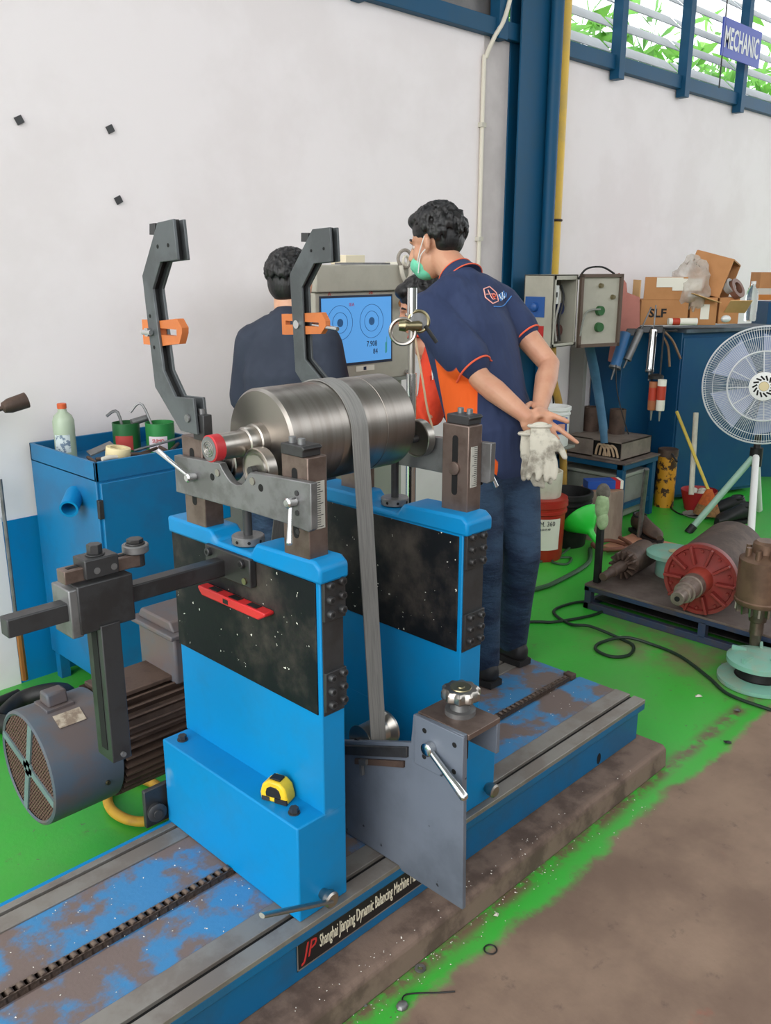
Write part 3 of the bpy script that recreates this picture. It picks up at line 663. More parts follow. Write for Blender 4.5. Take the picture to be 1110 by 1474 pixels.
# tins with tools
def tin(p, r, h, col, lab_col, name, label, txt):
    t = thing(name, label, 'tin', p, 'cut tins of tools on the blue cabinet'); p = Vector(p)
    MB().lathe(p, UZ, [(0, r), (h, r), (h, r-.003), (.004, r-.003)], 28, cap=True).build('can', mat(name+lab_col[0], col, .4, .2), t)
    m = MB(); n = 9; a0 = PI+.15
    lp = [(p.x+(r+.0006)*math.cos(a0+i*1.35/(n-1)), p.y+(r+.0006)*math.sin(a0+i*1.35/(n-1))) for i in range(n)]
    m.add([(q[0], q[1], z) for z in (p.z+.008, p.z+h*.58) for q in lp], [(i, i+1, n+i+1, n+i) for i in range(n-1)])
    m.build('printed_label', mat(name+lab_col[0]+'l', lab_col[1], .5), t, fix=False)
    if txt:
        a = a0+.72; d = Vector((math.cos(a), math.sin(a), 0)); xd = Vector((-math.sin(a), math.cos(a), 0))
        text(txt, 'lettering', 'red_ink', .022, p+d*(r+.002)-xd*.0+UZ*(h*.38), xd, UZ, t, sx=.8, align='CENTER')
    return t
tin((1.80, 3.28, .946), .055, .115, (44, 100, 56), ('a', (170, 60, 54)), 'tool_tin', 'green and red tin of hex keys, left one on the blue cabinet', '')
tin((1.885, 3.16, .946), .058, .120, (48, 128, 66), ('b', (206, 196, 200)), 'tool_tin', 'green tin with pale label reading SUMO, right one on the blue cabinet', 'SUMO')
def hexkey(p, bend, tip, r, label):
    p = Vector(p); o = MB().tube(smooth_path([p, bend, tip], 5), r, 6).build('hex_key', 'mid_steel'); tag(o, label, 'hex key', 'hex keys in the tins')
hexkey((1.80, 3.29, .96), (1.785, 3.31, 1.10), (1.75, 3.34, 1.085), .006, 'bent hex key leaning out of the left tin')
hexkey((1.89, 3.18, .96), (1.86, 3.24, 1.13), (1.82, 3.27, 1.10), .005, 'long bright hex key hooked over the right tin')
o = MB().cyl((1.81, 3.25, 1.062), (1.88, 3.24, 1.075), .014).build('socket_tool', 'mid_steel'); tag(o, 'short steel socket lying across the tins', 'socket')
o = MB().tube([(1.70, 3.05, .99), (2.0, 3.02, 1.03)], .005, 6).build('steel_rod', 'mid_steel'); tag(o, 'thin steel rod lying across the cabinet tray', 'rod')
o = MB().obox((1.64, 3.2, .985), Vector((.9, -.2, .3)).normalized(), Vector((.2, .97, .1)).normalized(), Vector((-.3, 0, .95)).normalized(), .05, .03, .003).build('scraper_plate', 'mid_steel'); tag(o, 'grey scraper plate tilted in the cabinet tray', 'scraper')
rnd = random.Random(5)
for i in range(14):
    a = rnd.uniform(0, 3); c = Vector((1.54+.06*(i % 7), 2.96+.10*(i//7)+.02*(i % 2), .958+.012*(i//7)))
    o = MB().cyl(c-Vector((math.cos(a), math.sin(a), 0))*.05, c+Vector((math.cos(a), math.sin(a), .1))*.05, .007, n=8).build('steel_bit', 'rusty'); tag(o, 'small dark steel bit lying in the cabinet tray', 'drill bit', 'steel bits in the cabinet tray')
# holesaw on the wall bracket at the left edge
q = (1.3445,3.3,1.1765)
t = thing('hole_saw', 'brown core drill bit sticking in at the left edge by the white wall', 'drill bit', q)
c = Vector(q); d = Vector((.9, -.1, .22)).normalized()
MB().lathe(c-d*.10, d, [(0, .009), (.07, .009), (.075, .02), (.1, .028), (.165, .03), (.165, .024), (.12, .02)], 20).build('bit', 'rusty', t)
MB().tube([c-d*.1, c-d*.45], .012, 8).build('shank', 'rusty', t)
MB().box(c.x-.55, c.x-.33, 3.28, 3.45, c.z-.14, c.z+.02).build('bracket', 'rusty', t)
# leaning rod, left edge
o = MB().tube([(1.3154,3.4,0.8827), (1.2974,3.36,0.352), (1.2912,3.34,0.073)], .008, 8).build('leaning_rod', 'mid_steel'); tag(o, 'thin steel rod leaning on the wall at the left edge', 'rod')
o = MB().tube([(1.2951,3.34,0.2841), (1.2957,3.34,0.0621)], .014, 8).build('copper_pipe', mat('copper', (168, 110, 60), .4, .6)); tag(o, 'short copper pipe standing at the wall foot left of the blue cabinet', 'pipe')
# rubber hoses and a vented plate behind the motor
m = MB().tube(smooth_path([(1.05, 3.16, .04), (1.1, 3.05, .05), (1.16, 2.95, .07), (1.30, 2.98, .11), (1.32, 3.12, .08), (1.22, 3.2, .05), (1.1, 3.12, .04)], 6), .035, 12)
tag(m.build('rubber_hose', 'black'), 'thick black rubber hose curled on the floor behind the motor', 'hose')
m = MB().tube(smooth_path([(.55, 3.1, .03), (.8, 3.2, .03), (1.0, 3.26, .03), (1.25, 3.3, .03)], 5), .02, 10)
tag(m.build('rubber_hose', 'black'), 'black rubber hose running along the wall foot at the left edge', 'hose')
t = thing('vent_plate', 'dusty white slotted plate on the floor between motor and blue cabinet', 'plate', (1.5, 2.75, 0))
MB().box(1.30, 1.75, 2.62, 2.86, 0, .03).build('plate', 'offwhite', t, .003)
for i in range(9):
    MB().obox((1.36+i*.04, 2.74, .0305), Vector((.5, .86, 0)), Vector((-.86, .5, 0)), UZ, .05, .006, .001).build('slot', 'hole', t)

# ================================================================ electric motor
MX, MY, MZ, MR = .83, 2.2, .356, .163
t = thing('electric_motor', 'large grey-blue electric motor with finned body and fan cowl left of the pedestal', 'motor', (1.1, MY, 0))
cw = MB().lathe((MX, MY, MZ), (1, 0, 0), [(.004, MR-.014), (0, MR-.008), (.004, MR-.001), (.012, MR), (.20, MR), (.205, MR-.006), (.205, MR-.02)], 72, cap=False).build('fan_cowl', 'motor', t)
# grille end: dark disc painted as the shade behind the mesh, four spokes
MB().lathe((MX+.012, MY, MZ), (1, 0, 0), [(0, .005), (.001, MR-.014)], 48).build('grille_shade_disc', mat('grille_shade', (58, 46, 44), .7), cw)
m = MB()
for k in range(4):
    a = k*PI/2+.32; d = Vector((0, math.cos(a), math.sin(a))); m.obox(Vector((MX+.005, MY, MZ))+d*(MR*.5), d, d.cross(Vector((1, 0, 0))), (1, 0, 0), MR*.46, .011, .004)
m.lathe((MX+.001, MY, MZ), (1, 0, 0), [(0, .026), (.008, .026)], 24)
m.build('grille_spokes', mat('cowl_trim', (104, 122, 124), .5, 0, (90, 100, 104), 5, .5), cw)
m = MB()
for i in range(-13, 14):
    h = i*.0115; L_ = math.sqrt(max(0, (MR-.014)**2-h*h))
    m.box(MX+.006, MX+.009, MY-L_, MY+L_, MZ+h-.0028, MZ+h+.0028).box(MX+.006, MX+.009, MY+h-.0028, MY+h+.0028, MZ-L_, MZ+L_)
m.build('wire_mesh', mat('cowl_mesh', (112, 84, 78), .55, .2), cw)
MB().lathe((MX+.2, MY, MZ), (1, 0, 0), [(0, MR-.03), (.58, MR-.03)], 48).build('stator', 'rusty', t)
fin = None
for k in range(34):
    a = math.radians(-62+k*9.2)
    if 60 < math.degrees(a) % 360 < 118: continue
    d = Vector((0, -math.cos(a), math.sin(a)))
    MB().obox(Vector((MX+.49, MY, MZ))+d*(MR-.018), (1, 0, 0), d, d.cross(Vector((1, 0, 0))), .28, .022, .0028).build('cooling_fin', 'rusty', t)
MB().lathe((MX+.77, MY, MZ), (1, 0, 0), [(0, MR), (.03, MR), (.05, .08), (.07, .03), (.14, .02)], 40).build('end_bell', 'motor', t)
lg = MB().box(MX+.055, MX+.135, MY-.04, MY+.04, MZ+MR-.008, MZ+MR+.004).build('cover_plate', 'motor', t, .002)
MB().prism([(MY-.03, MZ+MR+.003), (MY+.03, MZ+MR+.003), (MY+.022, MZ+MR+.04), (MY-.022, MZ+MR+.04)], 'x', MX+.066, MX+.124).build('cover_box', 'motor', lg, .006)
a = math.radians(62); d = Vector((0, -math.cos(a), math.sin(a)))
MB().obox(Vector((MX+.10, MY, MZ))+d*(MR+.001), (1, 0, 0), d, d.cross(Vector((1, 0, 0))), .038, .0008, .022).build('rating_plate', mat('worn_rating_plate', (190, 176, 156), .5, .2, (120, 100, 84), 30, .8), t)
MB().lathe(Vector((MX+.15, MY-.16, MZ-.04)), (0, -1, 0), [(0, .007), (.006, .006)], 10).build('cowl_screw', 'brass', cw)
jb = MB().box(MX+.42, MX+.66, MY-.10, MY+.10, MZ+MR-.03, MZ+MR+.13).build('terminal_box', 'motor', t, .008)
MB().box(MX+.40, MX+.68, MY-.12, MY+.12, MZ+MR+.12, MZ+MR+.135).build('terminal_lid', 'motor', jb, .004)
MB().prism([(MY-.10, MZ+MR+.134), (MY+.10, MZ+MR+.134), (MY+.08, MZ+MR+.165), (MY-.08, MZ+MR+.165)], 'x', MX+.42, MX+.66).build('lid_dome', 'motor', jb, .006)
MB().box(MX+.22, MX+.75, MY-.075, MY+.075, MZ+MR-.02, MZ+MR-.005).build('top_plate', 'rusty', t, .003)
for yy in (MY-.12, MY+.12): MB().box(MX+.58, MX+.76, yy-.03, yy+.03, .0, MZ-.09).build('foot', 'motor', t, .004)
# yellow hose under it
m = MB().tube(smooth_path([(1.2957,2.2452,0.02), (1.2996,2.3138,0.02), (1.2906,2.398,0.02), (1.2511,2.4734,0.02), (1.18,2.446,0.02), (1.142,2.3896,0.02), (1.1243,2.3219,0.02), (1.1359,2.2483,0.02), (1.1732,2.2005,0.02), (1.2351,2.1891,0.02)], 7), .016, 10)
tag(m.build('yellow_hose', mat('yellow_hose', (206, 158, 52), .6, 0, (160, 120, 50), 14, .6)), 'yellow hose curling under the electric motor', 'hose')
t = thing('guide_wheel', 'small dark steel bracket with a guide wheel on the back rail of the bed', 'wheel', (1.13, 1.885, .24))
MB().box((1.0023,1.885,0.3267)[0], 1.30, 1.885, 1.90, .235, .345).build('bracket', 'dark_steel', t, .003)
MB().lathe((1.0312,1.884,0.2796), (-.2, -1, 0), [(0, .024), (.016, .026), (.02, .02), (.02, .012), (.024, .011)], 24).build('wheel', 'dark_steel', t)

# ================================================================ console
CY_ = 2.95; cxa, cxb = 2.545, 3.145
t = thing('control_console', 'grey control console with a blue balancing screen behind the machine', 'console', ((cxa+cxb)/2, CY_+.2, 0))
MB().box(cxa, cxb, CY_-.02, CY_+.17, 1.568, 1.683).build('hood', 'grey_box', t, .006)
MB().box(cxa+.005, cxb-.003, CY_, CY_+.16, 1.165, 1.566).build('monitor_housing', 'grey_box', t, .006)
MB().box(cxa+.01, cxb-.02, CY_+.03, CY_+.16, .0, 1.160).build('lower_cabinet', mat('grey_enamel_light', (176, 176, 164), .5), t, .006)
MB().box(cxa, cxb, CY_-.01, CY_+.16, 1.150, 1.166).build('shelf_seam', 'grey_plastic', t)
sc = MB().box(2.575, 3.022, CY_-.004, CY_+.002, 1.244, 1.560-.008).build('bezel', mat('screen_bezel', (34, 44, 66), .4), t)
scr = mat('lit_blue_screen', (40, 90, 140), .25, 0, emit=(86, 148, 206), es=.62)
MB().box(2.583, 3.012, CY_-.006, CY_-.003, 1.256, 1.542).build('screen', scr, sc)
sy = CY_-.0065
M['scr_ink'] = mat('screen_dark_print', (22, 40, 70), .4); M['scr_red'] = mat('screen_red_print', (180, 40, 80), .4)
M['scr_ring'] = mat('screen_ring', (52, 104, 158), .3); M['scr_green'] = mat('screen_green', (50, 170, 90), .3)
text('7.908', 'reading', 'scr_ink', .036, (2.852, sy, 1.322), (1, 0, 0), UZ, sc, sx=.85)
text('84', 'reading', 'scr_ink', .034, (2.893, sy, 1.287), (1, 0, 0), UZ, sc, sx=.9)
text('1.80', 'reading', 'scr_red', .032, (2.635, sy, 1.328), (1, 0, 0), UZ, sc, sx=.85)
text('0/A', 'reading', 'scr_red', .022, (2.745, sy, 1.505), (1, 0, 0), UZ, sc)
for xx in (2.69, 2.885):
    for r_ in (.075, .045): MB().ring((xx, sy, 1.435), (0, 1, 0), r_, .0012, 32, 5).build('polar_ring', 'scr_ring', sc)
    MB().lathe((xx, sy, 1.435), (0, -1, 0), [(0, .018), (.0005, .018)], 20).build('polar_spot', 'scr_ring', sc)
MB().box(2.975, 2.980, sy-.0005, sy, 1.285, 1.335).box(2.982, 2.984, sy-.0005, sy, 1.29, 1.36).build('level_bar', 'scr_green', sc)
text('A', 'marking', 'red_ink', .026, (2.625, CY_-.001, 1.553), (1, 0, 0), UZ, t)
text('36', 'marking', 'red_ink', .026, (2.872, CY_-.001, 1.555), (1, 0, 0), UZ, t)
MB().box(2.79, 2.905, CY_-.003, CY_, 1.212, 1.236).build('sticker', 'paper', t)
MB().box(2.835, 2.852, CY_-.004, CY_-.002, 1.216, 1.232).build('sticker_mark', 'scr_ink', t)
MB().lathe((3.12, CY_, 1.185), (0, -1, 0), [(0, .012), (.015, .012)], 12).build('latch', 'chrome', t)
o = MB().box(2.78, 2.90, 3.0, 3.1, 1.684, 1.725).build('cream_box', mat('cream_box', (226, 214, 186), .6), None, .003); tag(o, 'small cream box lying on top of the control console', 'box')
o = MB().obox((2.85, 2.96, 1.688), Vector((1, .1, 0)).normalized(), Vector((-.1, 1, 0)).normalized(), UZ, .17, .018, .004).build('steel_rule', 'mid_steel'); tag(o, 'dark steel rule lying along the console top edge', 'ruler')
o = MB().obox((3.09, 2.99, 1.69), (1, 0, 0), (0, 1, 0), UZ, .03, .04, .006).build('white_card', 'paper'); tag(o, 'small white card lying on the console top beside the garland', 'card')
# garland
g0 = Vector((3.078, CY_-.03, 1.655))
t = thing('flower_garland', 'dried white flower garland with brown tassels hanging on the console corner', 'garland', g0)
MB().ring(g0+UZ*.055, (.2, 1, 0), .038, .008, 24, 7).build('loop', mat('dried_jasmine_grey', (150, 142, 132), .8, 0, (120, 110, 100), 40, .6), t)
MB().ring(g0+UZ*.045+Vector((0, -.006, 0)), (-.2, 1, 0), .022, .006, 20, 7).build('loop', mat('dried_jasmine', (208, 200, 184), .8), t)
for s_ in (-1, 1):
    MB().tube(smooth_path([g0+Vector((s_*.032, -.005, .025)), g0+Vector((s_*.024, -.01, -.02)), g0+Vector((0, -.008, -.052))], 4), .010, 8).build('strand', 'offwhite', t)
    MB().tube(smooth_path([g0+Vector((0, -.008, -.07)), g0+Vector((s_*.016, -.008, -.1)), g0+Vector((s_*.018, -.008, -.13))], 4), .009, 8).build('strand', 'offwhite', t)
    MB().lathe(g0+Vector((s_*.018-.012, -.01, -.125)), (0, 0, -1), [(0, .008), (.02, .017), (.035, .012)], 10).build('tassel', mat('dried_flower_brown', (150, 96, 52), .8), t)
MB().ell(g0+Vector((0, -.01, -.058)), .022, .014, .014, 12, 8).build('knot', mat('dried_flower_brown', (150, 96, 52), .8), t)
# sensor stand: chrome post with dial clamp
px2, py2 = 2.0, 1.866
t = thing('gauge_stand', 'chrome post with round clamp and dial gauge behind the steel drum', 'gauge stand', (px2, py2, BZ))
MB().cyl((px2, py2, BZ), (px2, py2, 1.36), .016, n=20).build('lower_post', 'chrome', t)
MB().cyl((px2, py2, 1.36), (px2, py2, 1.53), .011, n=20).build('post', 'bright_steel', t)
MB().cyl((px2, py2, 1.53), (px2, py2, 1.615), .015, n=20).build('upper_post', 'chrome', t)
MB().lathe((px2, py2, BZ), UZ, [(0, .045), (.02, .045), (.025, .03), (.05, .02)], 24).build('foot', 'dark_steel', t)
c = Vector((px2-.015, py2, 1.505))
dg = MB().ring(c+Vector((-.012, .012, -.018)), FD*-1, .038, .006, 32, 8).build('clamp_ring', 'bright_steel', t)
MB().ring(c+Vector((.022, -.02, .012)), FD*-1, .030, .006, 28, 8).build('dial_rim', 'brass', t)
MB().lathe(c+Vector((.022, -.02, .012)), FD*-1, [(0, .028), (.006, .026)], 24).build('dial_face', 'mid_steel', t)
m = MB(); m.lathe(c-FD*.02, RD, [(-.03, .014), (-.01, .018), (.0, .012), (.03, .016), (.04, .010)], 14); m.build('swivel', 'brass', t)
MB().tube([c+RD*.05-FD*.01, c+RD*.085-UZ*.05-FD*.01], .006, 8).build('handle', 'black', t)
m = MB().tube(smooth_path([c+Vector((.012, -.012, -.02)), (px2-.02+.035, py2-.03, 1.35), (px2+.03, py2-.04, 1.25), (px2+.045, py2-.05, 1.18), (px2+.03, py2-.05, 1.10)], 6), .0035, 6).build('signal_wire', mat('beige_wire', (186, 160, 130), .6), t)

# ================================================================ right background
def fbox(mb, ll, ur, th):          # upright box facing the viewer side: lower-left and upper-right corner of its front
    ll = Vector(ll); ur = Vector(ur); w_ = (ur-ll).dot(RD); h_ = ur.z-ll.z
    c = ll+RD*(w_/2)+UZ*(h_/2)+FD*(th/2)
    return mb.obox(c, RD, FD, UZ, abs(w_)/2, th/2, abs(h_)/2)
# electrical box, door swung open
ex0, ex1, ey0, ey1, ez0, ez1 = 4.50, 4.752, 3.06, 3.275, 1.205, 1.627
t = thing('control_box', 'open beige electrical control box beside the blue column', 'control box', (4.8, 3.3, ez0))
m = MB().box(ex0, ex0+.008, ey0, ey1, ez0, ez1).box(ex1-.008, ex1, ey0, ey1, ez0, ez1).box(ex0, ex1, ey0, ey1, ez1-.008, ez1).box(ex0, ex1, ey0, ey1, ez0, ez0+.008).box(ex0, ex1, ey1-.008, ey1, ez0, ez1)
m.box(ex0, ex0+.025, ey0, ey0+.008, ez0, ez1).box(ex1-.015, ex1, ey0, ey0+.008, ez0, ez1).box(ex0, ex1, ey0, ey0+.008, ez1-.03, ez1).box(ex0, ex1, ey0, ey0+.008, ez0, ez0+.02)
m.build('case', 'grey_box', t, .002)
MB().box(ex0+.012, ex1-.012, ey1-.1, ey1-.012, ez0+.012, ez1-.012).build('back_panel', mat('case_inner_shade', (96, 92, 84), .7), t)  # case grey darkened, shade inside the box put into the colour
bk = MB().box(ex0+.05, ex0+.13, ey0+.05, ey0+.14, ez0+.25, ez0+.36).build('breaker', 'white', t, .003)
MB().box(ex0+.085, ex0+.10, ey0+.04, ey0+.05, ez0+.29, ez0+.32).build('toggle', 'black', bk)
MB().lathe((ex0+.19, ey0+.1, ez0+.22), (0, -1, 0), [(0, .035), (.03, .035)], 20).build('coil', mat('navy_coil', (30, 44, 86), .5), t)
MB().lathe((ex0+.18, ey0+.1, ez0+.09), (0, -1, 0), [(0, .04), (.03, .036)], 20).build('transformer', mat('brown_coil', (84, 50, 44), .6), t)
for i, (c_, o_) in enumerate((((40, 40, 42), .16), ((180, 176, 168), .12), ((120, 60, 50), .07))):
    MB().tube(smooth_path([(ex0+o_, ey0+.06, ez0+.36), (ex0+o_+.02, ey0+.05, ez0+.28), (ex0+o_-.02, ey0+.05, ez0+.15), (ex0+o_, ey0+.05, ez0+.03)], 5), .007, 6).build('wire', mat('wire%d' % i, c_, .5), t)
for zc, col in ((1.44, (38, 84, 150)), (1.27, (180, 40, 40))):
    b_ = MB().box(ex0-.004, ex0, ey0+.06, ey0+.20, zc-.06, zc+.06).build('switch_plate', mat('switch%d' % col[0], col, .4), t)
    MB().lathe((ex0-.004, ey0+.13, zc), (-1, 0, 0), [(0, .03), (.02, .025), (.03, .01)], 16).build('switch_knob', mat('switch%d' % col[0], col, .4) if zc > 1.3 else M['white'], b_)
dd = Vector((1, -.32, 0)).normalized(); dn = Vector((-.32, -1, 0)).normalized(); hinge = Vector((ex1, ey0, 0))
dw = .33; dz0, dz1 = 1.19, 1.63
do = MB().obox(hinge+dd*(dw/2+.01)+UZ*((dz0+dz1)/2), dd, dn, UZ, dw/2, .005, (dz1-dz0)/2).build('door', 'grey_box', t, .002)
m = MB()
for a, b_, c_, e_ in ((0, .02, dz0, dz1), (dw-.02, dw, dz0, dz1), (0, dw, dz1-.02, dz1), (0, dw, dz0, dz0+.02)):
    m.obox(hinge+dd*(.01+(a+b_)/2)+dn*.012+UZ*((c_+e_)/2), dd, dn, UZ, (b_-a)/2, .010, (e_-c_)/2)
m.build('door_flange', mat('gasket_brown', (92, 76, 66), .6), do)
for zz in (1.31, 1.41): MB().lathe(hinge+dd*.17+dn*.006+UZ*zz, dn, [(0, .03), (.025, .028)], 14).build('contact_block', mat('green_contact', (44, 92, 50), .5), do)
for a, zz in ((.17, 1.56), (.27, 1.49)): MB().lathe(hinge+dd*a+dn*.006+UZ*zz, dn, [(0, .016), (.02, .012)], 12).build('lock', 'brass', do)
MB().tube(smooth_path([hinge+dd*.02+dn*.02+UZ*1.26, hinge+dd*.05+dn*.03+UZ*1.40, hinge+dd*.16+dn*.03+UZ*1.42], 5), .006, 6).build('door_wire', 'grey_plastic', do)
MB().tube(smooth_path([hinge+UZ*1.6, hinge+dd*.06+UZ*1.66, hinge+dd*.18+UZ*1.67, hinge+dd*.28+UZ*1.63], 5), .006, 6).build('loop_cable', 'black', do)
# pink sheet behind the door
ps = [Vector(v) for v in ((5.5049,3.2643,1.6073), (5.536,3.2419,1.63), (5.5557,3.195,1.5619), (5.5473,3.1801,1.5028), (5.6007,3.1135,1.471), (5.5628,3.076,1.2802), (5.5007,3.1208,1.2348), (5.4104,3.1309,1.0303), (5.3684,3.1823,1.053), (5.4401,3.2001,1.2802))]
n = len(ps); m = MB().add([p+FD*.0 for p in ps]+[p+FD*.02 for p in ps], [tuple(range(n-1, -1, -1)), tuple(range(n, 2*n))]+[(i, (i+1) % n, n+(i+1) % n, n+i) for i in range(n)])
tag(m.build('pink_sheet', mat('pink_board', (176, 112, 100), .7, 0, (150, 92, 84), 4, .6)), 'torn pink board standing behind the open control box door', 'board')
# yellow hose and cables below the box
m = MB().tube(smooth_path([(4.60, 3.12, 1.2), (4.63, 3.12, 1.0), (4.70, 3.12, .85), (4.72, 3.1, .65), (4.76, 3.1, .45), (4.80, 3.1, .02)], 6), .024, 10)
tag(m.build('yellow_hose', mat('mustard_hose', (178, 140, 60), .6, 0, (140, 110, 60), 10, .6)), 'mustard yellow hose hanging below the control box', 'hose')
m = MB().tube(smooth_path([(4.68, 3.18, 1.2), (4.72, 3.18, .9), (4.76, 3.17, .6), (4.80, 3.2, .02)], 5), .006, 6)
tag(m.build('thin_cable', 'black'), 'thin black cable hanging below the control box', 'cable')
# blue ribbon hose
m = MB().tube(smooth_path([(4.9605,3.1,1.2204), (5.1134,3.1357,1.03), (5.189,3.1316,0.8401), (5.1275,3.0489,0.6612), (5.1111,3.0198,0.546)], 6), [.034]*8+[.032]*6+[.03]*6+[.026]*5, 10, flat=.4)
tag(m.build('blue_lay_flat_hose', mat('faded_blue_hose', (70, 112, 140), .6, 0, (50, 88, 114), 6, .5)), 'faded blue flat hose hanging below the control box door', 'hose')
o = MB().box(5.30, 5.34, 3.33, 3.44, .43, 1.17).build('grey_post', mat('grey_post', (130, 128, 124), .6)); tag(o, 'grey steel strip against the wall below the control box door', 'post')

# dark blue cabinets
t = thing('steel_cabinet', 'dark petrol blue steel cabinet behind the fan with cluttered top', 'cabinet', (6.35, 2.9, 0))
C0 = Vector((6.709, 2.63, 0)); U_ = Vector((-.934, .358, 0)); V_ = Vector((.358, .934, 0))
def cob(mb, a0, a1, b0, b1, z0, z1): return mb.obox(C0+U_*((a0+a1)/2)+V_*((b0+b1)/2)+UZ*((z0+z1)/2), U_, V_, UZ, abs(a1-a0)/2, abs(b1-b0)/2, (z1-z0)/2)
cob(MB(), 0, .845, .01, .30, .03, 1.225).build('body', 'blue_dark', t, .004)
cob(MB(), .02, .835, -.004, .012, .05, 1.19).build('door', 'blue_dark', t, .004)
cob(MB(), -.1, .845, -.03, .30, 1.225, 1.252).build('worktop', mat('dusty_worktop', (92, 106, 118), .6, 0, (60, 66, 72), 5, .6), t, .004)
t = thing('steel_cabinet', 'narrow dark blue cabinet by the wall behind the hanging caulking guns', 'cabinet', (5.8, 3.3, 0))
MB().box(5.58, 6.02, 3.20, 3.44, .0, 1.235).build('body', 'blue_dark', t, .004)
MB().box(5.58, 6.03, 3.17, 3.44, 1.235, 1.255).build('worktop', mat('dusty_worktop', (92, 106, 118), .6), t, .003)
t = thing('tall_cabinet', 'taller dark blue cabinet at the right edge behind the fan', 'cabinet', (7.1, 3.1, 0))
fbox(MB(), (7.1606,2.8633,-0.0225), (7.7342,2.8496,1.4036), .3).build('body', 'blue_dark', t, .004)
# hanging guns
rl_ = [Vector((5.3586,3.1486,1.2407)), Vector((5.6601,2.8511,1.2586))]
t = thing('hanging_rail', 'dark wire rail along the cabinet edge from which the caulking guns hang', 'rail', rl_[0])
MB().tube([rl_[0]+FD*.05, rl_[0], rl_[1], rl_[1]+FD*.05], .006, 8).build('wire', 'dark_steel', t)
def gun(top, bot, r, m_, label, rod=True, nozzle=.06):
    top = Vector(top); bot = Vector(bot); d = (bot-top); L_ = d.length; d.normalize()
    t = thing('caulking_gun', label, 'caulking gun', bot, 'caulking guns hung on the cabinet edge')
    MB().lathe(top, d, [(0, r*.5), (.006, r), (L_-.01, r), (L_, r*.6)], 20).build('barrel', m_, t)
    MB().lathe(top+d*(L_-.012), d, [(0, r*1.12), (.014, r*1.12)], 20).build('end_collar', 'mid_steel', t)
    MB().cyl(bot, bot+d*nozzle, .008, .005, 10).build('nozzle', 'mid_steel', t)
    if rod: MB().cyl(top-d*.16, top, .005, n=8).build('plunger_rod', 'mid_steel', t)
    MB().obox(top-d*.0+RD*.03, d, RD, FD, .025, .03, .008).build('handle', 'dark_steel', t, .004)
gun((5.352,3.0575,1.2547), (5.2546,3.0646,1.0244), .036, mat('blue_gun', (40, 98, 150), .4, 0, (70, 100, 130), 10, .5), 'blue tube caulking gun, leftmost of those hanging on the cabinet', False, .08)
gun((5.4267,2.9891,1.2725), (5.3233,3.0162,1.0776), .024, 'mid_steel', 'scuffed grey caulking gun hanging slantwise next to the blue one')
gun((5.4849,2.9303,1.2725), (5.4119,2.8968,1.0022), .026, 'chrome', 'shiny chrome caulking gun hanging upright in the middle')
for i, (px0, lab) in enumerate(((((5.3824,2.861,0.9484), (5.3457,2.8246,0.7633)), 'brown sealant cartridge, left of the pair hanging below the guns'), (((5.3864,2.8051,0.9666), (5.3465,2.7656,0.7653)), 'white and red sealant cartridge, right of the pair hanging below the guns'))):
    a, b_ = Vector(px0[0]), Vector(px0[1])
    t = thing('sealant_cartridge', lab, 'cartridge', b_, 'sealant cartridges')
    mm = mat('brown_cartridge', (168, 104, 70), .5) if i == 0 else M['paper']
    cz = MB().lathe(b_, UZ, [(0, .026), (.004, .028), ((a-b_).z, .028)], 20).build('tube', mm, t)
    MB().lathe(b_+UZ*(.35*(a-b_).z), UZ, [(0, .0284), (.45*(a-b_).z, .0284)], 20, cap=False).build('printed_band', mat('cartridge_red', (176, 60, 40), .5), cz)
    MB().cyl(b_, b_-UZ*.07, .009, .004, 10).build('nozzle', 'grey_plastic', t)
    MB().tube([a, a+UZ*.05, a+UZ*.32], .006, 6).build('hook_rod', 'dark_steel', t)
MB_ = MB().lathe(Vector((5.3858,2.8343,0.9641)), UZ, [(0, .05), (.02, .05), (.03, .03)], 16); tag(MB_.build('gun_cradle', 'black'), 'black gun cradle above the two hanging cartridges', 'bracket')
for pts, lab in ((((5.5237,2.8696,1.2555), (5.5487,2.8233,1.2024), (5.5582,2.7874,1.1361), (5.5638,2.7607,1.083)), 'brown leather strap hanging at the right end of the rail'), (((5.53,2.8799,1.223), (5.5395,2.8439,1.1564), (5.5213,2.8129,1.0321)), 'darker brown strap hanging left of the longer one')):
    m = MB().tube(smooth_path(pts, 4), .020, 8, flat=.4); tag(m.build('leather_strap', mat('worn_leather', (120, 94, 70), .7, 0, (90, 66, 48), 14, .6)), lab, 'strap')
m = MB().tube(smooth_path([(5.2204,3.0363,1.052), (5.1931,3.0029,0.8982), (5.1424,2.9139,0.7308), (5.1015,2.8419,0.6312)], 5), .004, 6); tag(m.build('thin_cable', 'black'), 'thin black cable from the blue gun down to the bench', 'cable')

# boxes on the cabinets
def carton(name, label, ll, ur, th, m_='cardboard'):
    ll = Vector(ll); t = thing(name, label, 'box', ll, 'cardboard boxes on the cabinet tops')
    fbox(MB(), ll, ur, th).build('body', m_, t, .002); return t, ll, Vector(ur)
t, ll, ur = carton('carton', 'cardboard box printed SLF with its lid flap raised, behind the guns', (5.6574,3.1291,1.2828), (5.9206,2.9309,1.4537), .22)
fl = Vector((5.7014,3.1524,1.4537))
fp = MB().obox(ll+RD*((ur-ll).dot(RD)/2)+UZ*(ur.z-ll.z+.075)-FD*.004, RD, (FD+UZ*.06).normalized(), (UZ-FD*.06).normalized(), (ur-ll).dot(RD)/2-.012, .003, .075).build('raised_flap', 'cardboard', t)
MB().obox(ll+RD*.30+UZ*(ur.z-ll.z+.10)-FD*.012, RD, FD, UZ, .10, .001, .04).build('shipping_label', 'paper', fp)
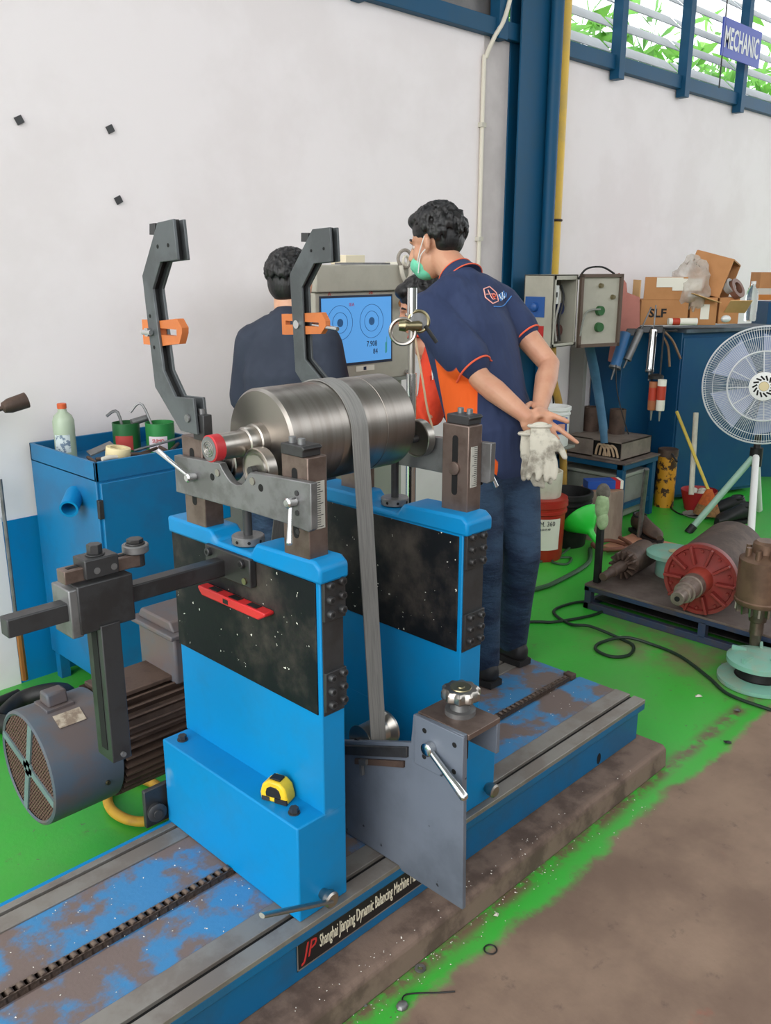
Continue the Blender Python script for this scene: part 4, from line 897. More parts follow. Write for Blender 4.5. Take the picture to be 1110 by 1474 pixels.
MB().obox(ll+RD*.18+UZ*(ur.z-ll.z+.115)-FD*.013, RD, FD, UZ, .09, .001, .032).build('shipping_label', 'paper', fp)
MB().obox(ll-RD*.012+UZ*(ur.z-ll.z+.06)+FD*.1, FD, RD, UZ, .09, .003, .07).build('side_flap', 'cardboard_l', t)
text('SLF', 'lettering', 'ink', .078, ll+RD*.055+UZ*.055-FD*.0012, RD, UZ, t, sx=1.1, bold=.03)
t2 = Vector((5.7052,2.9448,1.312))
o_ = thing('sealant_tube', 'red and white sealant tube lying on the cabinet edge before the SLF box', 'cartridge', t2)
MB().cyl(t2, t2+RD*.19, .024, n=18).build('tube', 'paper', o_); MB().lathe(t2+RD*.025, RD, [(0, .0245), (.05, .0245)], 18, cap=False).build('printed_band', mat('cartridge_red', (176, 60, 40), .5), o_); MB().lathe(t2+RD*.185, RD, [(0, .025), (.008, .025)], 18).build('end_cap', 'white', o_)
t, ll, ur = carton('carton', 'open cardboard box in the middle of the pile beside the plastic bag', (5.9162,2.8966,1.2815), (6.0816,2.803,1.4668), .2)
MB().obox(ll+RD*.07+UZ*(ur.z-ll.z)-FD*.05, (RD*.95-UZ*.3).normalized(), FD, (UZ*.95+RD*.3).normalized(), .10, .07, .002).build('front_flap', 'cardboard_l', t)
MB().obox(ll+RD*.10+UZ*.09-FD*.002, RD, FD, UZ, .03, .001, .05).build('label', 'paper', t)
t, ll, ur = carton('carton', 'open cardboard box with a flap hanging forward, right of the pile', (6.0865,2.7717,1.2888), (6.2202,2.7068,1.4658), .2)
MB().obox(ll+RD*.11+UZ*(ur.z-ll.z-.06)-FD*.05, RD, (FD*.6+UZ*.75).normalized(), (UZ*.6-FD*.75).normalized(), .075, .002, .07).build('hanging_flap', 'cardboard_l', t)
# tilted open carton on top
c = Vector((6.1719,2.8846,1.6049)); ax = (RD*.80-UZ*.25-FD*.55).normalized(); e1 = (UZ*.95+RD*.3).normalized(); e1 = (e1-ax*e1.dot(ax)).normalized(); e2 = ax.cross(e1)
t = thing('carton', 'cardboard box tilted on its side with its open mouth facing right', 'box', c, 'cardboard boxes on the cabinet tops')
h_, d_, l_ = .13, .12, .13
for k, (o1, u1, hu, o2) in enumerate(((e1*h_, e2, d_, 'side'), (e1*-h_, e2, d_, 'side'), (e2*d_, e1, h_, 'side'), (e2*-d_, e1, h_, 'side'))):
    MB().obox(c+o1, ax, u1, ax.cross(u1), l_, hu, .004).build('box_side', 'cardboard', t)
MB().obox(c-ax*l_, e1, e2, ax, h_, d_, .004).build('box_bottom', 'cardboard', t)
o = MB().ring(c+ax*.02-e1*.03, ax, .045, .018, 24, 8).build('tape_roll', mat('brown_tape', (120, 84, 70), .4)); tag(o, 'brown tape roll inside the tilted cardboard box', 'tape roll')
# crumpled plastic bag
rnd = random.Random(11); m = MB(); c = Vector((5.9458,2.9183,1.5603)); nn, mm_ = 26, 16
o0 = len(m.v)
for i in range(mm_+1):
    for j in range(nn):
        th_ = PI*i/mm_; ph = 2*PI*j/nn; r_ = 1+.12*math.sin(3*ph+4*th_)+.07*math.sin(7*ph-5*th_)+rnd.uniform(-.05, .05)
        m.v.append(tuple(c+RD*(.125*r_*math.sin(th_)*math.cos(ph))+FD*(.10*r_*math.sin(th_)*math.sin(ph))+UZ*(.16*r_*math.cos(th_)+(.02*math.sin(ph)))))
for i in range(mm_):
    for j in range(nn): m.f.append([o0+i*nn+j, o0+(i+1)*nn+j, o0+(i+1)*nn+(j+1) % nn, o0+i*nn+(j+1) % nn]); m.sm.append(False)
bagm = mat('crumpled_clear_bag', (214, 206, 196), .3, 0, (190, 178, 166), 12, .6, .4, 30, alpha=.5)
tag(m.build('plastic_bag', bagm), 'crumpled translucent plastic bag on the cardboard boxes', 'bag')
for pxl, r_, lab in (((6.1285,2.752,1.5322), .05, 'grey tape roll lying between the boxes'), ((6.1787,2.7232,1.5132), .07, 'brown tape roll behind the grey one')):
    o = MB().lathe(Vector(pxl), (RD*.5-FD*.6+UZ*.4), [(0, r_*.6), (0, r_), (.04, r_), (.04, r_*.6), (0, r_*.6)], 28, cap=False).build('tape_roll', mat('grey_tape', (150, 146, 140), .4) if r_ < .06 else mat('brown_tape', (120, 84, 70), .4)); tag(o, lab, 'tape roll')
p = Vector((6.2974,2.6385,1.3044))
t = thing('water_bottle', 'clear plastic water bottle standing at the right of the boxes', 'bottle', p)
MB().lathe(p, UZ, [(0, .036), (.01, .042), (.06, .040), (.07, .043), (.13, .041), (.16, .042), (.20, .036), (.235, .016), (.25, .015)], 24).build('bottle', 'clear', t)
MB().lathe(p+UZ*.25, UZ, [(0, .017), (.02, .017)], 16).build('cap', 'white', t)
m = MB().ell(Vector((5.9841,2.6701,1.3302)), .05, .03, .025, 10, 6); tag(m.build('white_rag', 'white'), 'scrap of white rag on the cabinet edge', 'rag')
t, ll, ur = carton('carton', 'brown cardboard box on the tall cabinet at the right edge', (7.4197,3.0581,1.5001), (7.572,2.9539,1.6255), .2)
o = fbox(MB(), (7.3814,3.06,1.4074), (7.5373,2.9197,1.451), .2).build('orange_tray', mat('orange_tray', (196, 120, 48), .5)); tag(o, 'flat orange tray under the box at the right edge', 'tray')
o = fbox(MB(), (7.398,3.0605,1.451), (7.5471,2.9293,1.5001), .2).build('white_tray', 'offwhite'); tag(o, 'flat white tray between the orange tray and the box at the right edge', 'tray')

# bench with device, boxes beneath
tx0, tx1, ty0, ty1, tz = 5.13, 5.56, 2.88, 3.40, .428
t = thing('steel_bench', 'small blue steel bench with a grey device on it beside the cabinets', 'bench', (5.35, 3.1, 0))
MB().box(tx0-.01, tx1+.03, ty0-.02, ty1, tz-.012, tz).build('top', mat('dirty_bench_top', (110, 96, 88), .7, 0, (70, 62, 60), 8, .7), t, .002)
m = MB().box(tx0, tx1+.02, ty0-.01, ty0+.03, tz-.05, tz-.012).box(tx0, tx0+.04, ty0, ty1, tz-.05, tz-.012); m.build('top_frame', 'blue_steel', t, .002)
for a, b_ in ((tx0, ty0), (tx1-.03, ty0), (tx0, ty1-.05), (tx1-.03, ty1-.05)): MB().box(a, a+.045, b_, b_+.045, 0, tz-.012).build('leg', 'blue_steel', t, .002)
MB().box(tx0+.045, tx1-.03, ty0+.01, ty0+.04, .10, .13).build('cross_bar', 'blue_steel', t)
t = thing('wire_device', 'dusty grey metal device with a bundle of wires inside on the bench', 'device', (5.4, 3.1, tz))
MB().box(5.17, 5.56, 2.92, 3.36, tz, tz+.012).box(5.17, 5.56, 2.92, 3.36, tz+.115, tz+.125).box(5.17, 5.56, 2.92, 2.928, tz, tz+.125).box(5.55, 5.56, 2.92, 3.36, tz, tz+.125).box(5.17, 5.178, 3.14, 3.36, tz, tz+.125).build('case', mat('device_grey', (134, 122, 112), .6, .2, (100, 88, 80), 6, .6), t, .002)
MB().box(5.19, 5.2, 2.93, 3.2, tz+.012, tz+.115).build('back', 'hole', t)
for i in range(4): MB().tube(smooth_path([(5.178, 3.12-.03*i, tz+.02), (5.172, 3.10-.03*i, tz+.09), (5.172, 3.06-.03*i, tz+.08), (5.178, 3.04-.03*i, tz+.02)], 5), .008, 8).build('wire', mat('beige_wire', (186, 160, 130), .6), t)
MB().lathe((5.559, 2.935, tz+.105), (0, -1, 0), [(0, .01), (.01, .01)], 10).build('screw', 'mid_steel', t)
for c, lab in (((5.42, 3.32), 'left black steel sleeve standing on the grey device'), ((5.45, 3.13), 'right black steel sleeve standing on the grey device')):
    o = MB().lathe((c[0], c[1], tz+.125), UZ, [(0, .055), (.17, .055), (.17, .045), (.02, .045)], 22).build('steel_sleeve', 'rusty'); tag(o, lab, 'sleeve', 'steel sleeves on the device')
t = thing('storage_tub', 'grey-green plastic storage tub with lid under the blue bench', 'tub', (5.4, 3.1, 0))
MB().box(5.21, 5.53, 2.94, 3.36, .02, .30).build('tub', 'grey_plastic', t, .012); MB().box(5.19, 5.55, 2.925, 3.38, .30, .325).build('lid', mat('tub_lid', (150, 152, 142), .5), t, .006)
# yellow cylinder
t = thing('yellow_cylinder', 'chipped yellow steel cylinder standing beside the bench', 'cylinder', (5.80, 2.90, 0))
MB().lathe((5.82, 2.92, 0), UZ, [(0, .068), (.37, .068), (.375, .06)], 28).build('body', mat('chipped_yellow', (200, 140, 36), .5, 0, (66, 44, 28), 16, 1., .2, 60, 7, .52, .56), t)
MB().lathe((5.82, 2.92, .37), UZ, [(0, .071), (.05, .071), (.052, .066), (.04, .05)], 28).build('rim', 'rusty', t)
MB().tube([(5.76, 2.86, .40), (5.72, 2.80, .36)], .008, 8).build('handle', 'dark_steel', t)
# broom and mop, red basket, dustpan
o = thing('push_pole', 'pale taped broom handle standing in the red basket', 'pole', (5.9, 2.72, 0))
MB().tube([(5.702,2.6643,0.1507), (5.8151,2.7387,0.7008)], .018, 10).build('handle', 'offwhite', o)
o = thing('broom', 'orange broom with a yellow handle leaning on the dark blue cabinet', 'broom', (6, 2.6, 0))
a = Vector((5.7274,2.5495,0.1865)); b_ = Vector((5.7413,2.8453,0.7068))
MB().tube([a, b_], .011, 8).build('handle', mat('yellow_handle', (206, 178, 70), .5), o)
MB().tube([a+UZ*.02, a-UZ*.04, a-UZ*.10], [.02, .05, .075], 12, flat=.6).build('broom_head', mat('orange_bristle', (196, 96, 44), .8, 0, (150, 70, 36), 40, .6), o)
MB().tube([a-UZ*.09, a-UZ*.16], [.072, .10], 12, flat=.6).build('bristles', mat('straw', (150, 110, 70), .9, 0, (110, 80, 50), 60, .7), o)
c = Vector((5.90, 2.70, 0))
o = thing('red_basket', 'red plastic basket with rubbish in front of the dark cabinet', 'basket', c)
MB().lathe(c, UZ, [(0, .09), (.14, .125), (.145, .125), (.01, .085)], 24).build('basket', mat('basket_red', (160, 32, 36), .5), o)
for k in range(5): MB().ell(c+Vector((.05*math.cos(k*1.3), .05*math.sin(k*1.3), .13)), .035, .03, .02, 8, 5).build('crumpled_paper', 'offwhite', o)
o = MB().lathe((5.74, 2.62, 0), UZ, [(0, .09), (.012, .105), (.014, .10), (.004, .085)], 24).build('dust_tray', 'grey_plastic'); tag(o, 'shallow grey dish on the floor in front of the red basket', 'dish')
# work shoes
def shoe(loc_, ang, label, m_='black'):
    t = thing('work_shoe', label, 'shoe', loc_, 'black work shoes by the fan'); c = Vector(loc_); u = Vector((math.cos(ang), math.sin(ang), 0)); v = Vector((-u.y, u.x, 0))
    m = MB(); secs = [(-.14, .035, .10), (-.11, .044, .115), (-.04, .045, .11), (.02, .048, .09), (.08, .054, .072), (.12, .048, .056), (.155, .022, .034)]
    vs = []; k = 12
    for a_, w_, h_ in secs:
        for j in range(k):
            q = 2*PI*j/k; vs.append(c+u*a_+v*(w_*math.cos(q))+UZ*(.018+max(0, h_*(.5+.5*math.sin(q)))))
    fs = [(i*k+j, i*k+(j+1) % k, (i+1)*k+(j+1) % k, (i+1)*k+j) for i in range(len(secs)-1) for j in range(k)]+[tuple(range(k)), tuple(range((len(secs)-1)*k, len(secs)*k))]
    m.add(vs, fs, True).build('upper', m_, t)
    so = [(-.15, .04), (-.1, .048), (0, .046), (.08, .054), (.13, .048), (.165, .015)]
    pol = [(a_, w_) for a_, w_ in so]+[(a_, -w_) for a_, w_ in reversed(so)]
    vs = [c+u*a_+v*w_ for a_, w_ in pol]+[c+u*a_+v*w_+UZ*.022 for a_, w_ in pol]; n = len(pol)
    MB().add(vs, [tuple(range(n-1, -1, -1)), tuple(range(n, 2*n))]+[(i, (i+1) % n, n+(i+1) % n, n+i) for i in range(n)]).build('sole', mat('shoe_sole', (30, 28, 28), .7), t)
    MB().ring(c-u*.09+UZ*.118, (UZ+u*.2), .038, .009, 18, 6).build('collar', 'black', t)
    return t
shoe((5.74, 2.36, 0), math.radians(158), 'black leather work shoe nearest the fan foot'); shoe((5.90, 2.50, 0), math.radians(150), 'second black work shoe behind the first by the fan')
# pedestal fan
fc = Vector((5.5734,2.2001,0.9595)); fn = (Vector((0, 0, 1.68))-fc); fn.z *= .5; fn.normalize()
FX = fn.cross(UZ).normalized()*-1; FY = UZ-fn*UZ.dot(fn); FY.normalize()
t = thing('pedestal_fan', 'large pedestal fan with white wire guard at the right edge', 'fan', (fc.x, fc.y, 0))
def fp_(r, a, z): return fc+FX*(r*math.cos(a))+FY*(r*math.sin(a))+fn*z
wire = mat('white_wire_guard', (206, 208, 210), .35, .1)
M['wire'] = wire
MB().ring(fc, fn, .362, .006, 72, 6).build('guard_rim', 'wire', t)
m = MB()
for k in range(150):
    a = 2*PI*k/150; m.tube([fp_(.212, a, .075), fp_(.29, a, .06), fp_(.34, a, .03), fp_(.362, a, 0)], .0013, 4)
    m.tube([fp_(.362, a, 0), fp_(.34, a, -.05), fp_(.10, a, -.09)], .0013, 4)
for r_, z in ((.345, .025), (.30, .055)): m.ring(fc+fn*z, fn, r_, .002, 64, 4)
tag(m.build('wire_guard', 'wire', t), kind='stuff')
MB().ring(fc+fn*.075, fn, .212, .006, 64, 6).build('middle_ring', 'wire', t)
m = MB()
for k in range(13): m.ring(fc+fn*(.085-k*.0007), fn, .085+k*.0097, .0016, 48, 4)
tag(m.build('front_rings', 'wire', t), kind='stuff')
for k in range(12):
    a = 2*PI*k/12+.1; MB().tube([fp_(.08, a, .088), fp_(.212, a, .078)], .003, 5).build('guard_spoke', 'wire', t)
hb = MB().lathe(fc+fn*.075, fn, [(0, .088), (.012, .088), (.016, .080), (.016, .02)], 36).build('hub_cover', 'white', t)
MB().lathe(fc+fn*.0913, fn, [(0, .030), (.004, .028)], 20).build('badge', 'brass', hb)
for k in range(14):
    a = 2*PI*k/14; d = (FX*math.cos(a)+FY*math.sin(a)); e_ = (FX*math.cos(a+.6)+FY*math.sin(a+.6)); w2 = fn.cross(e_)
    MB().obox(fc+d*.052+fn*.0915, e_, w2, fn, .016, .005, .0006).build('hub_slot', 'hole', hb)
for k in range(5):
    a0 = 2*PI*k/5; vs = []
    for r_ in (.05, .12, .2, .29, .32):
        for s_, zz in ((-1, -.03), (1, .02)): vs.append(fp_(r_, a0+s_*(.42 if r_ > .1 else .25), zz))
    vs2 = [v_-fn*.004 for v_ in vs]; nv = len(vs)
    fs = [(2*i, 2*i+1, 2*i+3, 2*i+2) for i in range(4)]+[(nv+2*i, nv+2*i+2, nv+2*i+3, nv+2*i+1) for i in range(4)]+[(2*i, 2*i+2, nv+2*i+2, nv+2*i) for i in range(4)]+[(2*i+1, nv+2*i+1, nv+2*i+3, 2*i+3) for i in range(4)]+[(0, nv, nv+1, 1), (8, 9, nv+9, nv+8)]
    MB().add(vs, fs, True).build('blade', mat('fan_blade', (150, 160, 184), .3, trans=.3), t) if False else MB().add(vs+vs2, fs, True).build('blade', mat('fan_blade', (150, 162, 190), .35), t)
MB().lathe(fc-fn*.02, fn*-1, [(0, .06), (.1, .09), (.2, .08), (.24, .03)], 28).build('motor_housing', mat('fan_motor_grey', (70, 74, 80), .5), t)
pb = fc-fn*.14
MB().cyl((pb.x, pb.y, .50), (pb.x, pb.y, pb.z), .022).build('pole', 'dark_steel', t)
MB().lathe((pb.x, pb.y, .42), UZ, [(0, .04), (.12, .04)], 18).build('tripod_hub', 'black', t)
hubp = Vector((pb.x, pb.y, .50))
f1 = Vector((5.33, 2.47, .02))
MB().tube([hubp, f1], .022, 10).build('leg', mat('pale_green_leg', (150, 182, 164), .4), t)
MB().tube([f1+(f1-hubp).normalized()*-.03, f1+(f1-hubp).normalized()*.03], .027, 10).build('leg_tip', 'black', t)
f2 = Vector((4.9074,1.9072,0.02)); MB().tube([hubp-RD*.0, f2], .022, 10).build('leg', 'white', t)
MB().tube([hubp, hubp+Vector((.42, .1, -.48))], .022, 10).build('leg', 'white', t)

# buckets
def bucket(loc_, r0, r1, h, m_, name, label, lid=None):
    c = Vector(loc_); t = thing(name, label, 'bucket', c, 'buckets by the column')
    MB().lathe(c, UZ, [(0, r0*.97), (.005, r0), (h*.78, r1*.965), (h*.80, r1*1.03), (h*.84, r1*1.03), (h*.85, r1*.98), (h*.9, r1*1.0), (h*.91, r1*1.06), (h*.99, r1*1.06), (h, r1*1.02), (h, r1*.95), (h*.3, r0*.9)], 36).build('pail', m_, t)
    return t, c
t, c = bucket((4.235, 2.885, 0), .125, .14, .36, mat('red_pail', (166, 46, 34), .4), 'oil_bucket', 'dark red oil bucket with a white label behind the standing man')
m = MB(); n = 9; a0 = math.radians(204)
lp = [(math.cos(a0+i*1.05/(n-1)), math.sin(a0+i*1.05/(n-1))) for i in range(n)]
m.add([(c.x+q[0]*r_, c.y+q[1]*r_, z) for z, r_ in ((.075, .131), (.265, .1385)) for q in lp], [(i, i+1, n+i+1, n+i) for i in range(n-1)]); m.build('label', 'paper', t, fix=False)
a = a0+.52; d = Vector((math.cos(a), math.sin(a), 0)); xd = Vector((-d.y, d.x, 0))
text('M. 360', 'lettering', 'ink', .042, c+d*.1385-xd*.06+UZ*.225, xd, UZ+d*.04, t, sx=.8)
text('150 X-40', 'lettering', 'ink', .018, c+d*.1375-xd*.055+UZ*.20, xd, UZ+d*.04, t, sx=.9)
MB().lathe(c+UZ*.36, UZ, [(0, .145), (.012, .145), (.014, .13)], 36).build('lid', mat('red_pail', (166, 46, 34), .4), t)
o = MB().lathe(c+UZ*.375, UZ, [(0, .10), (.01, .105), (.15, .11), (.15, .10), (.02, .095)], 28).build('white_tub', mat('dirty_white_tub', (212, 208, 190), .6, 0, (180, 172, 150), 8, .5)); tag(o, 'dirty white plastic tub standing on the red oil bucket', 'tub')
t, c = bucket((4.555, 2.925, 0), .125, .15, .34, 'black', 'black_bucket', 'black plastic bucket with wire handle beside the red oil bucket')
MB().tube(smooth_path([c+RD*.155+UZ*.29-FD*.0, c+RD*.10-FD*.125+UZ*.18, c-RD*.06-FD*.15+UZ*.15, c-RD*.155+UZ*.29], 6), .004, 6).build('wire_handle', 'chrome', t)
t, c = bucket((4.52, 3.02, .62), .085, .09, .24, 'white', 'paint_bucket', 'white paint bucket with blue label hung below the control box')
m = MB(); lp = [(math.cos(math.radians(200)+i*1.2/8), math.sin(math.radians(200)+i*1.2/8)) for i in range(9)]
m.add([(c.x+q[0]*.0895, c.y+q[1]*.0895, z) for z in (.70, .80) for q in lp], [(i, i+1, 10+i, 9+i) for i in range(8)]); lb = m.build('label', mat('paint_label_blue', (30, 66, 140), .5), t, fix=False)
d = Vector((math.cos(math.radians(240)), math.sin(math.radians(240)), 0)); MB().obox(c+d*.09+UZ*.12, Vector((-d.y, d.x, 0)), d, UZ, .022, .002, .022).build('label_mark', mat('paint_label_orange', (210, 150, 130), .5), lb)
o = MB().box(4.43, 4.61, 3.10, 3.20, .0, .6).box(4.42, 4.62, 2.93, 3.21, .6, .618).build('shelf_stand', 'grey_plastic', None, .004); tag(o, 'small grey stand under the white paint bucket', 'stand')
# stump with box, funnel, cables
t = thing('wood_stump', 'paint-stained round wooden stump beside the black bucket', 'stump', (4.80, 2.93, 0))
MB().lathe((4.86, 2.87, 0), UZ, [(0, .15), (.02, .145), (.30, .14), (.315, .13)], 30).build('trunk', mat('stained_wood', (150, 132, 116), .8, 0, (112, 92, 80), 6, .7, .3, 40, stretch=(1, 1, .3)), t)
MB().lathe((4.86, 2.87, .315), UZ, [(0, .13), (.002, .128)], 30).build('top_face', mat('stump_top', (156, 120, 96), .8, 0, (120, 88, 70), 8, .7), t)
t = thing('small_carton', 'small blue, white and red box lying on the wooden stump', 'box', (4.84, 2.86, .318))
b_ = Vector((4.85, 2.86, .345)); u = (RD+FD*.1).normalized(); v = UZ.cross(u)
MB().obox(b_-u*.02, u, v, UZ, .09, .05, .026).build('carton_body', mat('carton_blue', (36, 78, 160), .5), t, .001); MB().obox(b_+u*.085, u, v, UZ, .016, .05, .026).build('carton_end', mat('carton_red', (190, 36, 44), .5), t); MB().obox(b_+u*.11, u, v, UZ, .010, .05, .026).build('carton_tip', 'paper', t)
c = Vector((4.4344,2.7037,0.1835)); d = Vector((-.1, -.35, -.35)).normalized()
d = (RD*.40-UZ*.60-FD*.70).normalized()
o = MB().lathe(c, d, [(-.07, .115), (-.068, .12), (-.05, .118), (.03, .04), (.05, .022), (.13, .014), (.13, .010), (.05, .017), (.03, .035), (-.05, .11), (-.07, .115)], 32, cap=False).build('funnel', mat('bright_green_plastic', (40, 200, 60), .35)); tag(o, 'bright green plastic funnel lying by the wooden stump', 'funnel')
m = MB().tube(smooth_path([(4.55, 2.62, .02), (4.7, 2.55, .02), (4.72, 2.7, .03), (4.58, 2.74, .03), (4.50, 2.62, .04), (4.66, 2.52, .045), (4.76, 2.66, .05)], 6), .012, 8); tag(m.build('cable_coil', mat('red_brown_cable', (120, 74, 60), .6)), 'reddish cable coiled on the floor by the funnel', 'cable')
o = MB().box(4.66, 5.02, 2.40, 2.72, 0, .006).build('cardboard_sheet', mat('salmon_card', (196, 140, 112), .7)); tag(o, 'salmon coloured cardboard sheet flat on the floor under the bench', 'cardboard')
shoe((5.02, 2.62, .006), math.radians(240), 'worn dark shoe on the cardboard sheet by the bench', 'rusty')
o = MB().tube([(4.9832,2.6484,0.01), (4.825,2.5499,0.493)], .016, 8).build('steel_bar', 'mid_steel'); tag(o, 'steel bar standing upright in front of the blue bench', 'bar')

# ================================================================ low trolley with rotors
t = thing('low_trolley', 'low dark blue steel trolley platform loaded with rotors at the right', 'trolley', (4.1, 1.6, 0))
gx0, gx1, gy0, gy1 = 3.70, 4.62, .75, 2.245
navy = mat('navy_frame_paint', (44, 58, 84), .5, 0, (74, 64, 62), 8, .6, .1, 60); M['navy'] = navy
MB().box(gx0, gx1, gy0, gy1, .118, .13).build('platform', mat('rusty_platform', (112, 98, 92), .65, .2, (84, 70, 64), 4, .8, .1, 60), t, .002)
for a in ((gx0, gx0+.03, gy0, gy1), (gx1-.03, gx1, gy0, gy1)): MB().box(*a, .0, .035).build('bottom_rail', 'navy', t, .003); MB().box(*a, .095, .118).build('top_rail', 'navy', t, .003)
for a in (gy0, gy1-.03): MB().box(gx0, gx1, a, a+.03, .0, .035).build('end_rail', 'navy', t, .003); MB().box(gx0, gx1, a, a+.03, .095, .118).build('end_rail', 'navy', t, .003)
MB().box(gx0+.06, gx1-.03, gy0+.03, gy1-.03, .036, .042).build('under_shade', 'black', t)  # black sheet added to paint the shade under the platform
MB().box(gx0+.32, gx0+.33, gy0+.03, gy1-.03, .042, .117).build('under_shade_back', 'black', t)  # upright black sheet added for the dark under the platform
for yy in (gy1-.04, 1.60, 1.0):
    for xx in (gx0, gx1-.035): MB().box(xx, xx+.035, yy, yy+.035, .03, .10).build('post', 'navy', t)
t = thing('trolley_handle', 'dark upright steel bar with green gloves on top at the trolley corner', 'bar', (3.77, 2.205, .13))
MB().box(3.745, 3.775, 2.195, 2.225, .13, .56).build('bar', 'black', t, .002)
MB().ell((3.76, 2.21, .53), .035, .035, .075, 14, 10).ell((3.755, 2.20, .46), .028, .03, .05, 12, 8).build('glove_cloth', mat('pale_green_cloth', (172, 196, 150), .9, 0, (130, 150, 110), 14, .6, .4, 40), t)
MB().ell((3.77, 2.215, .60), .035, .035, .045, 12, 8).build('rag_wrap', mat('grey_rag', (120, 114, 104), .9, 0, (80, 74, 66), 16, .7, .4, 40), t)
def rotor_axis(name, label, p, d, prof_body, prof_shaft, mb_, ms_, group='rotors on the trolley'):
    t = thing(name, label, 'rotor', (p[0], p[1], .13), group)
    MB().lathe(p, d, prof_body, 48).build('core', mb_, t); MB().lathe(p, d, prof_shaft, 32).build('shaft', ms_, t); return t
# big red-oxide rotor
P0 = Vector((3.70, 1.65, .302)); ad = Vector((.99, .14, 0)).normalized()
t = rotor_axis('motor_rotor', 'big red oxide rotor with ribbed end plate and thick shaft on the trolley', P0, ad, [(.03, .10), (.03, .155), (.05, .16), (.50, .16), (.52, .12), (.62, .05)], [(-.30, .028), (-.297, .031), (-.24, .031), (-.239, .039), (-.205, .039), (-.204, .048), (-.125, .048), (-.124, .054), (-.10, .055), (.05, .055)], 'rusty', mat('worn_shaft_steel', (150, 138, 128), .42, .6, (112, 96, 86), 8, .7))
fl = MB().lathe(P0, ad, [(.0, .06), (.01, .09), (.012, .145), (.0, .15), (.0, .166), (.03, .168), (.06, .15)], 48).build('end_plate', 'rust_red', t)
MB().lathe(P0, ad, [(-.10, .053), (-.05, .0585), (.01, .062)], 32).build('shaft_sleeve', mat('worn_red_sleeve', (170, 70, 56), .45, .2, (140, 100, 92), 6, .6), t)
a1, a2 = Vector((-ad.y, ad.x, 0)), UZ
for k in range(10):
    a = 2*PI*k/10; d = a1*math.cos(a)+a2*math.sin(a); MB().obox(P0-ad*.012+d*.118, d, d.cross(ad), ad, .042, .006, .016).build('rib', 'rust_red', fl, .002)
    a += PI/10; d = a1*math.cos(a)+a2*math.sin(a); MB().lathe(P0+ad*.0+d*.135, ad*-1, [(0, .008), (.008, .006)], 10).build('rivet', 'rust_red', fl)
MB().lathe(P0-ad*.301, ad, [(0, .012), (.001, .012)], 16).build('centre_hole', 'hole', t)
# small rotor
P1 = Vector((3.90, 2.145, .205)); ad1 = Vector((.99, .10, 0)).normalized()
t = rotor_axis('motor_rotor', 'small dark rotor with vaned end lying at the left end of the trolley', P1, ad1, [(.02, .03), (.02, .058), (.03, .07), (.26, .072), (.28, .05)], [(-.24, .018), (-.235, .022), (-.14, .022), (-.135, .028), (.02, .030), (.4, .02)], 'rusty', 'rusty')
a1 = Vector((-ad1.y, ad1.x, 0))
for k in range(12):
    a = 2*PI*k/12; d = a1*math.cos(a)+UZ*math.sin(a); MB().obox(P1+ad1*.0+d*.052, d, d.cross(ad1), ad1, .018, .005, .026).build('vane', 'rusty', t)
# mint green flanged hub
c = Vector((4.13, 1.99, .13))
t = thing('flanged_hub', 'mint green flanged hub standing behind the red rotor', 'hub', c)
MB().lathe(c, UZ, [(0, .085), (.004, .088), (.105, .088)], 36).build('barrel', 'teal', t)
MB().lathe(c+UZ*.105, UZ, [(0, .13), (.003, .14), (.022, .14), (.025, .136), (.024, .05)], 44).build('flange', 'teal', t)
MB().lathe(c+UZ*.131, UZ, [(0, .03), (.002, .028)], 20).build('bore', mat('worn_mint', (170, 160, 120), .5), t)
# wooden end cap / clamps by the red rotor
o = MB().cyl((4.2113,1.8099,0.413), (4.1722,1.7031,0.3792), .016, n=12).build('dark_roller', 'rusty'); tag(o, 'dark iron pin lying on top of the red rotor', 'pin')
o = MB().lathe((4.42, 1.95, .13), UZ, [(0, .16), (.01, .16), (.03, .15)], 28).build('red_tray', 'rust_red'); tag(o, 'rusty red dish on the trolley behind the red rotor', 'dish')
# upright rotor at the right edge, shaft down
c = Vector((3.62, 1.36, 0))
t = thing('upright_rotor', 'brown rotor standing upright on its shaft at the right edge before the trolley', 'rotor', c, 'rotors on the trolley')
c = Vector((3.60, 1.335, 0))
bronze = mat('oily_rotor_brown', (122, 96, 78), .45, .5, (90, 70, 58), 7, .7, .1, 60)
MB().lathe(c, UZ, [(.305, .098), (.315, .104), (.325, .104), (.33, .100), (.50, .100), (.505, .092), (.53, .055)], 44).build('core', bronze, t)
MB().lathe(c, UZ, [(.10, .016), (.12, .022), (.16, .024), (.165, .028), (.22, .028), (.225, .036), (.25, .038), (.255, .042), (.305, .046)], 28).build('shaft', mat('oily_shaft', (128, 112, 100), .35, .8, (90, 74, 64), 9, .6), t)
for k in range(16):
    a = 2*PI*k/16; d = Vector((math.cos(a), math.sin(a), 0)); MB().obox(c+d*.082+UZ*.288, d, d.cross(UZ), UZ, .014, .004, .02).build('bar_end', 'bright_steel', t)
MB().lathe(c, UZ, [(.52, .055), (.57, .052), (.58, .04)], 24).build('top_hub', bronze, t)
for k in range(8):
    a = 2*PI*k/8; d = Vector((math.cos(a), math.sin(a), 0)); MB().lathe(c+d*.07+UZ*.50, UZ, [(0, .014), (.05, .012)], 10).build('top_stud', bronze, t)
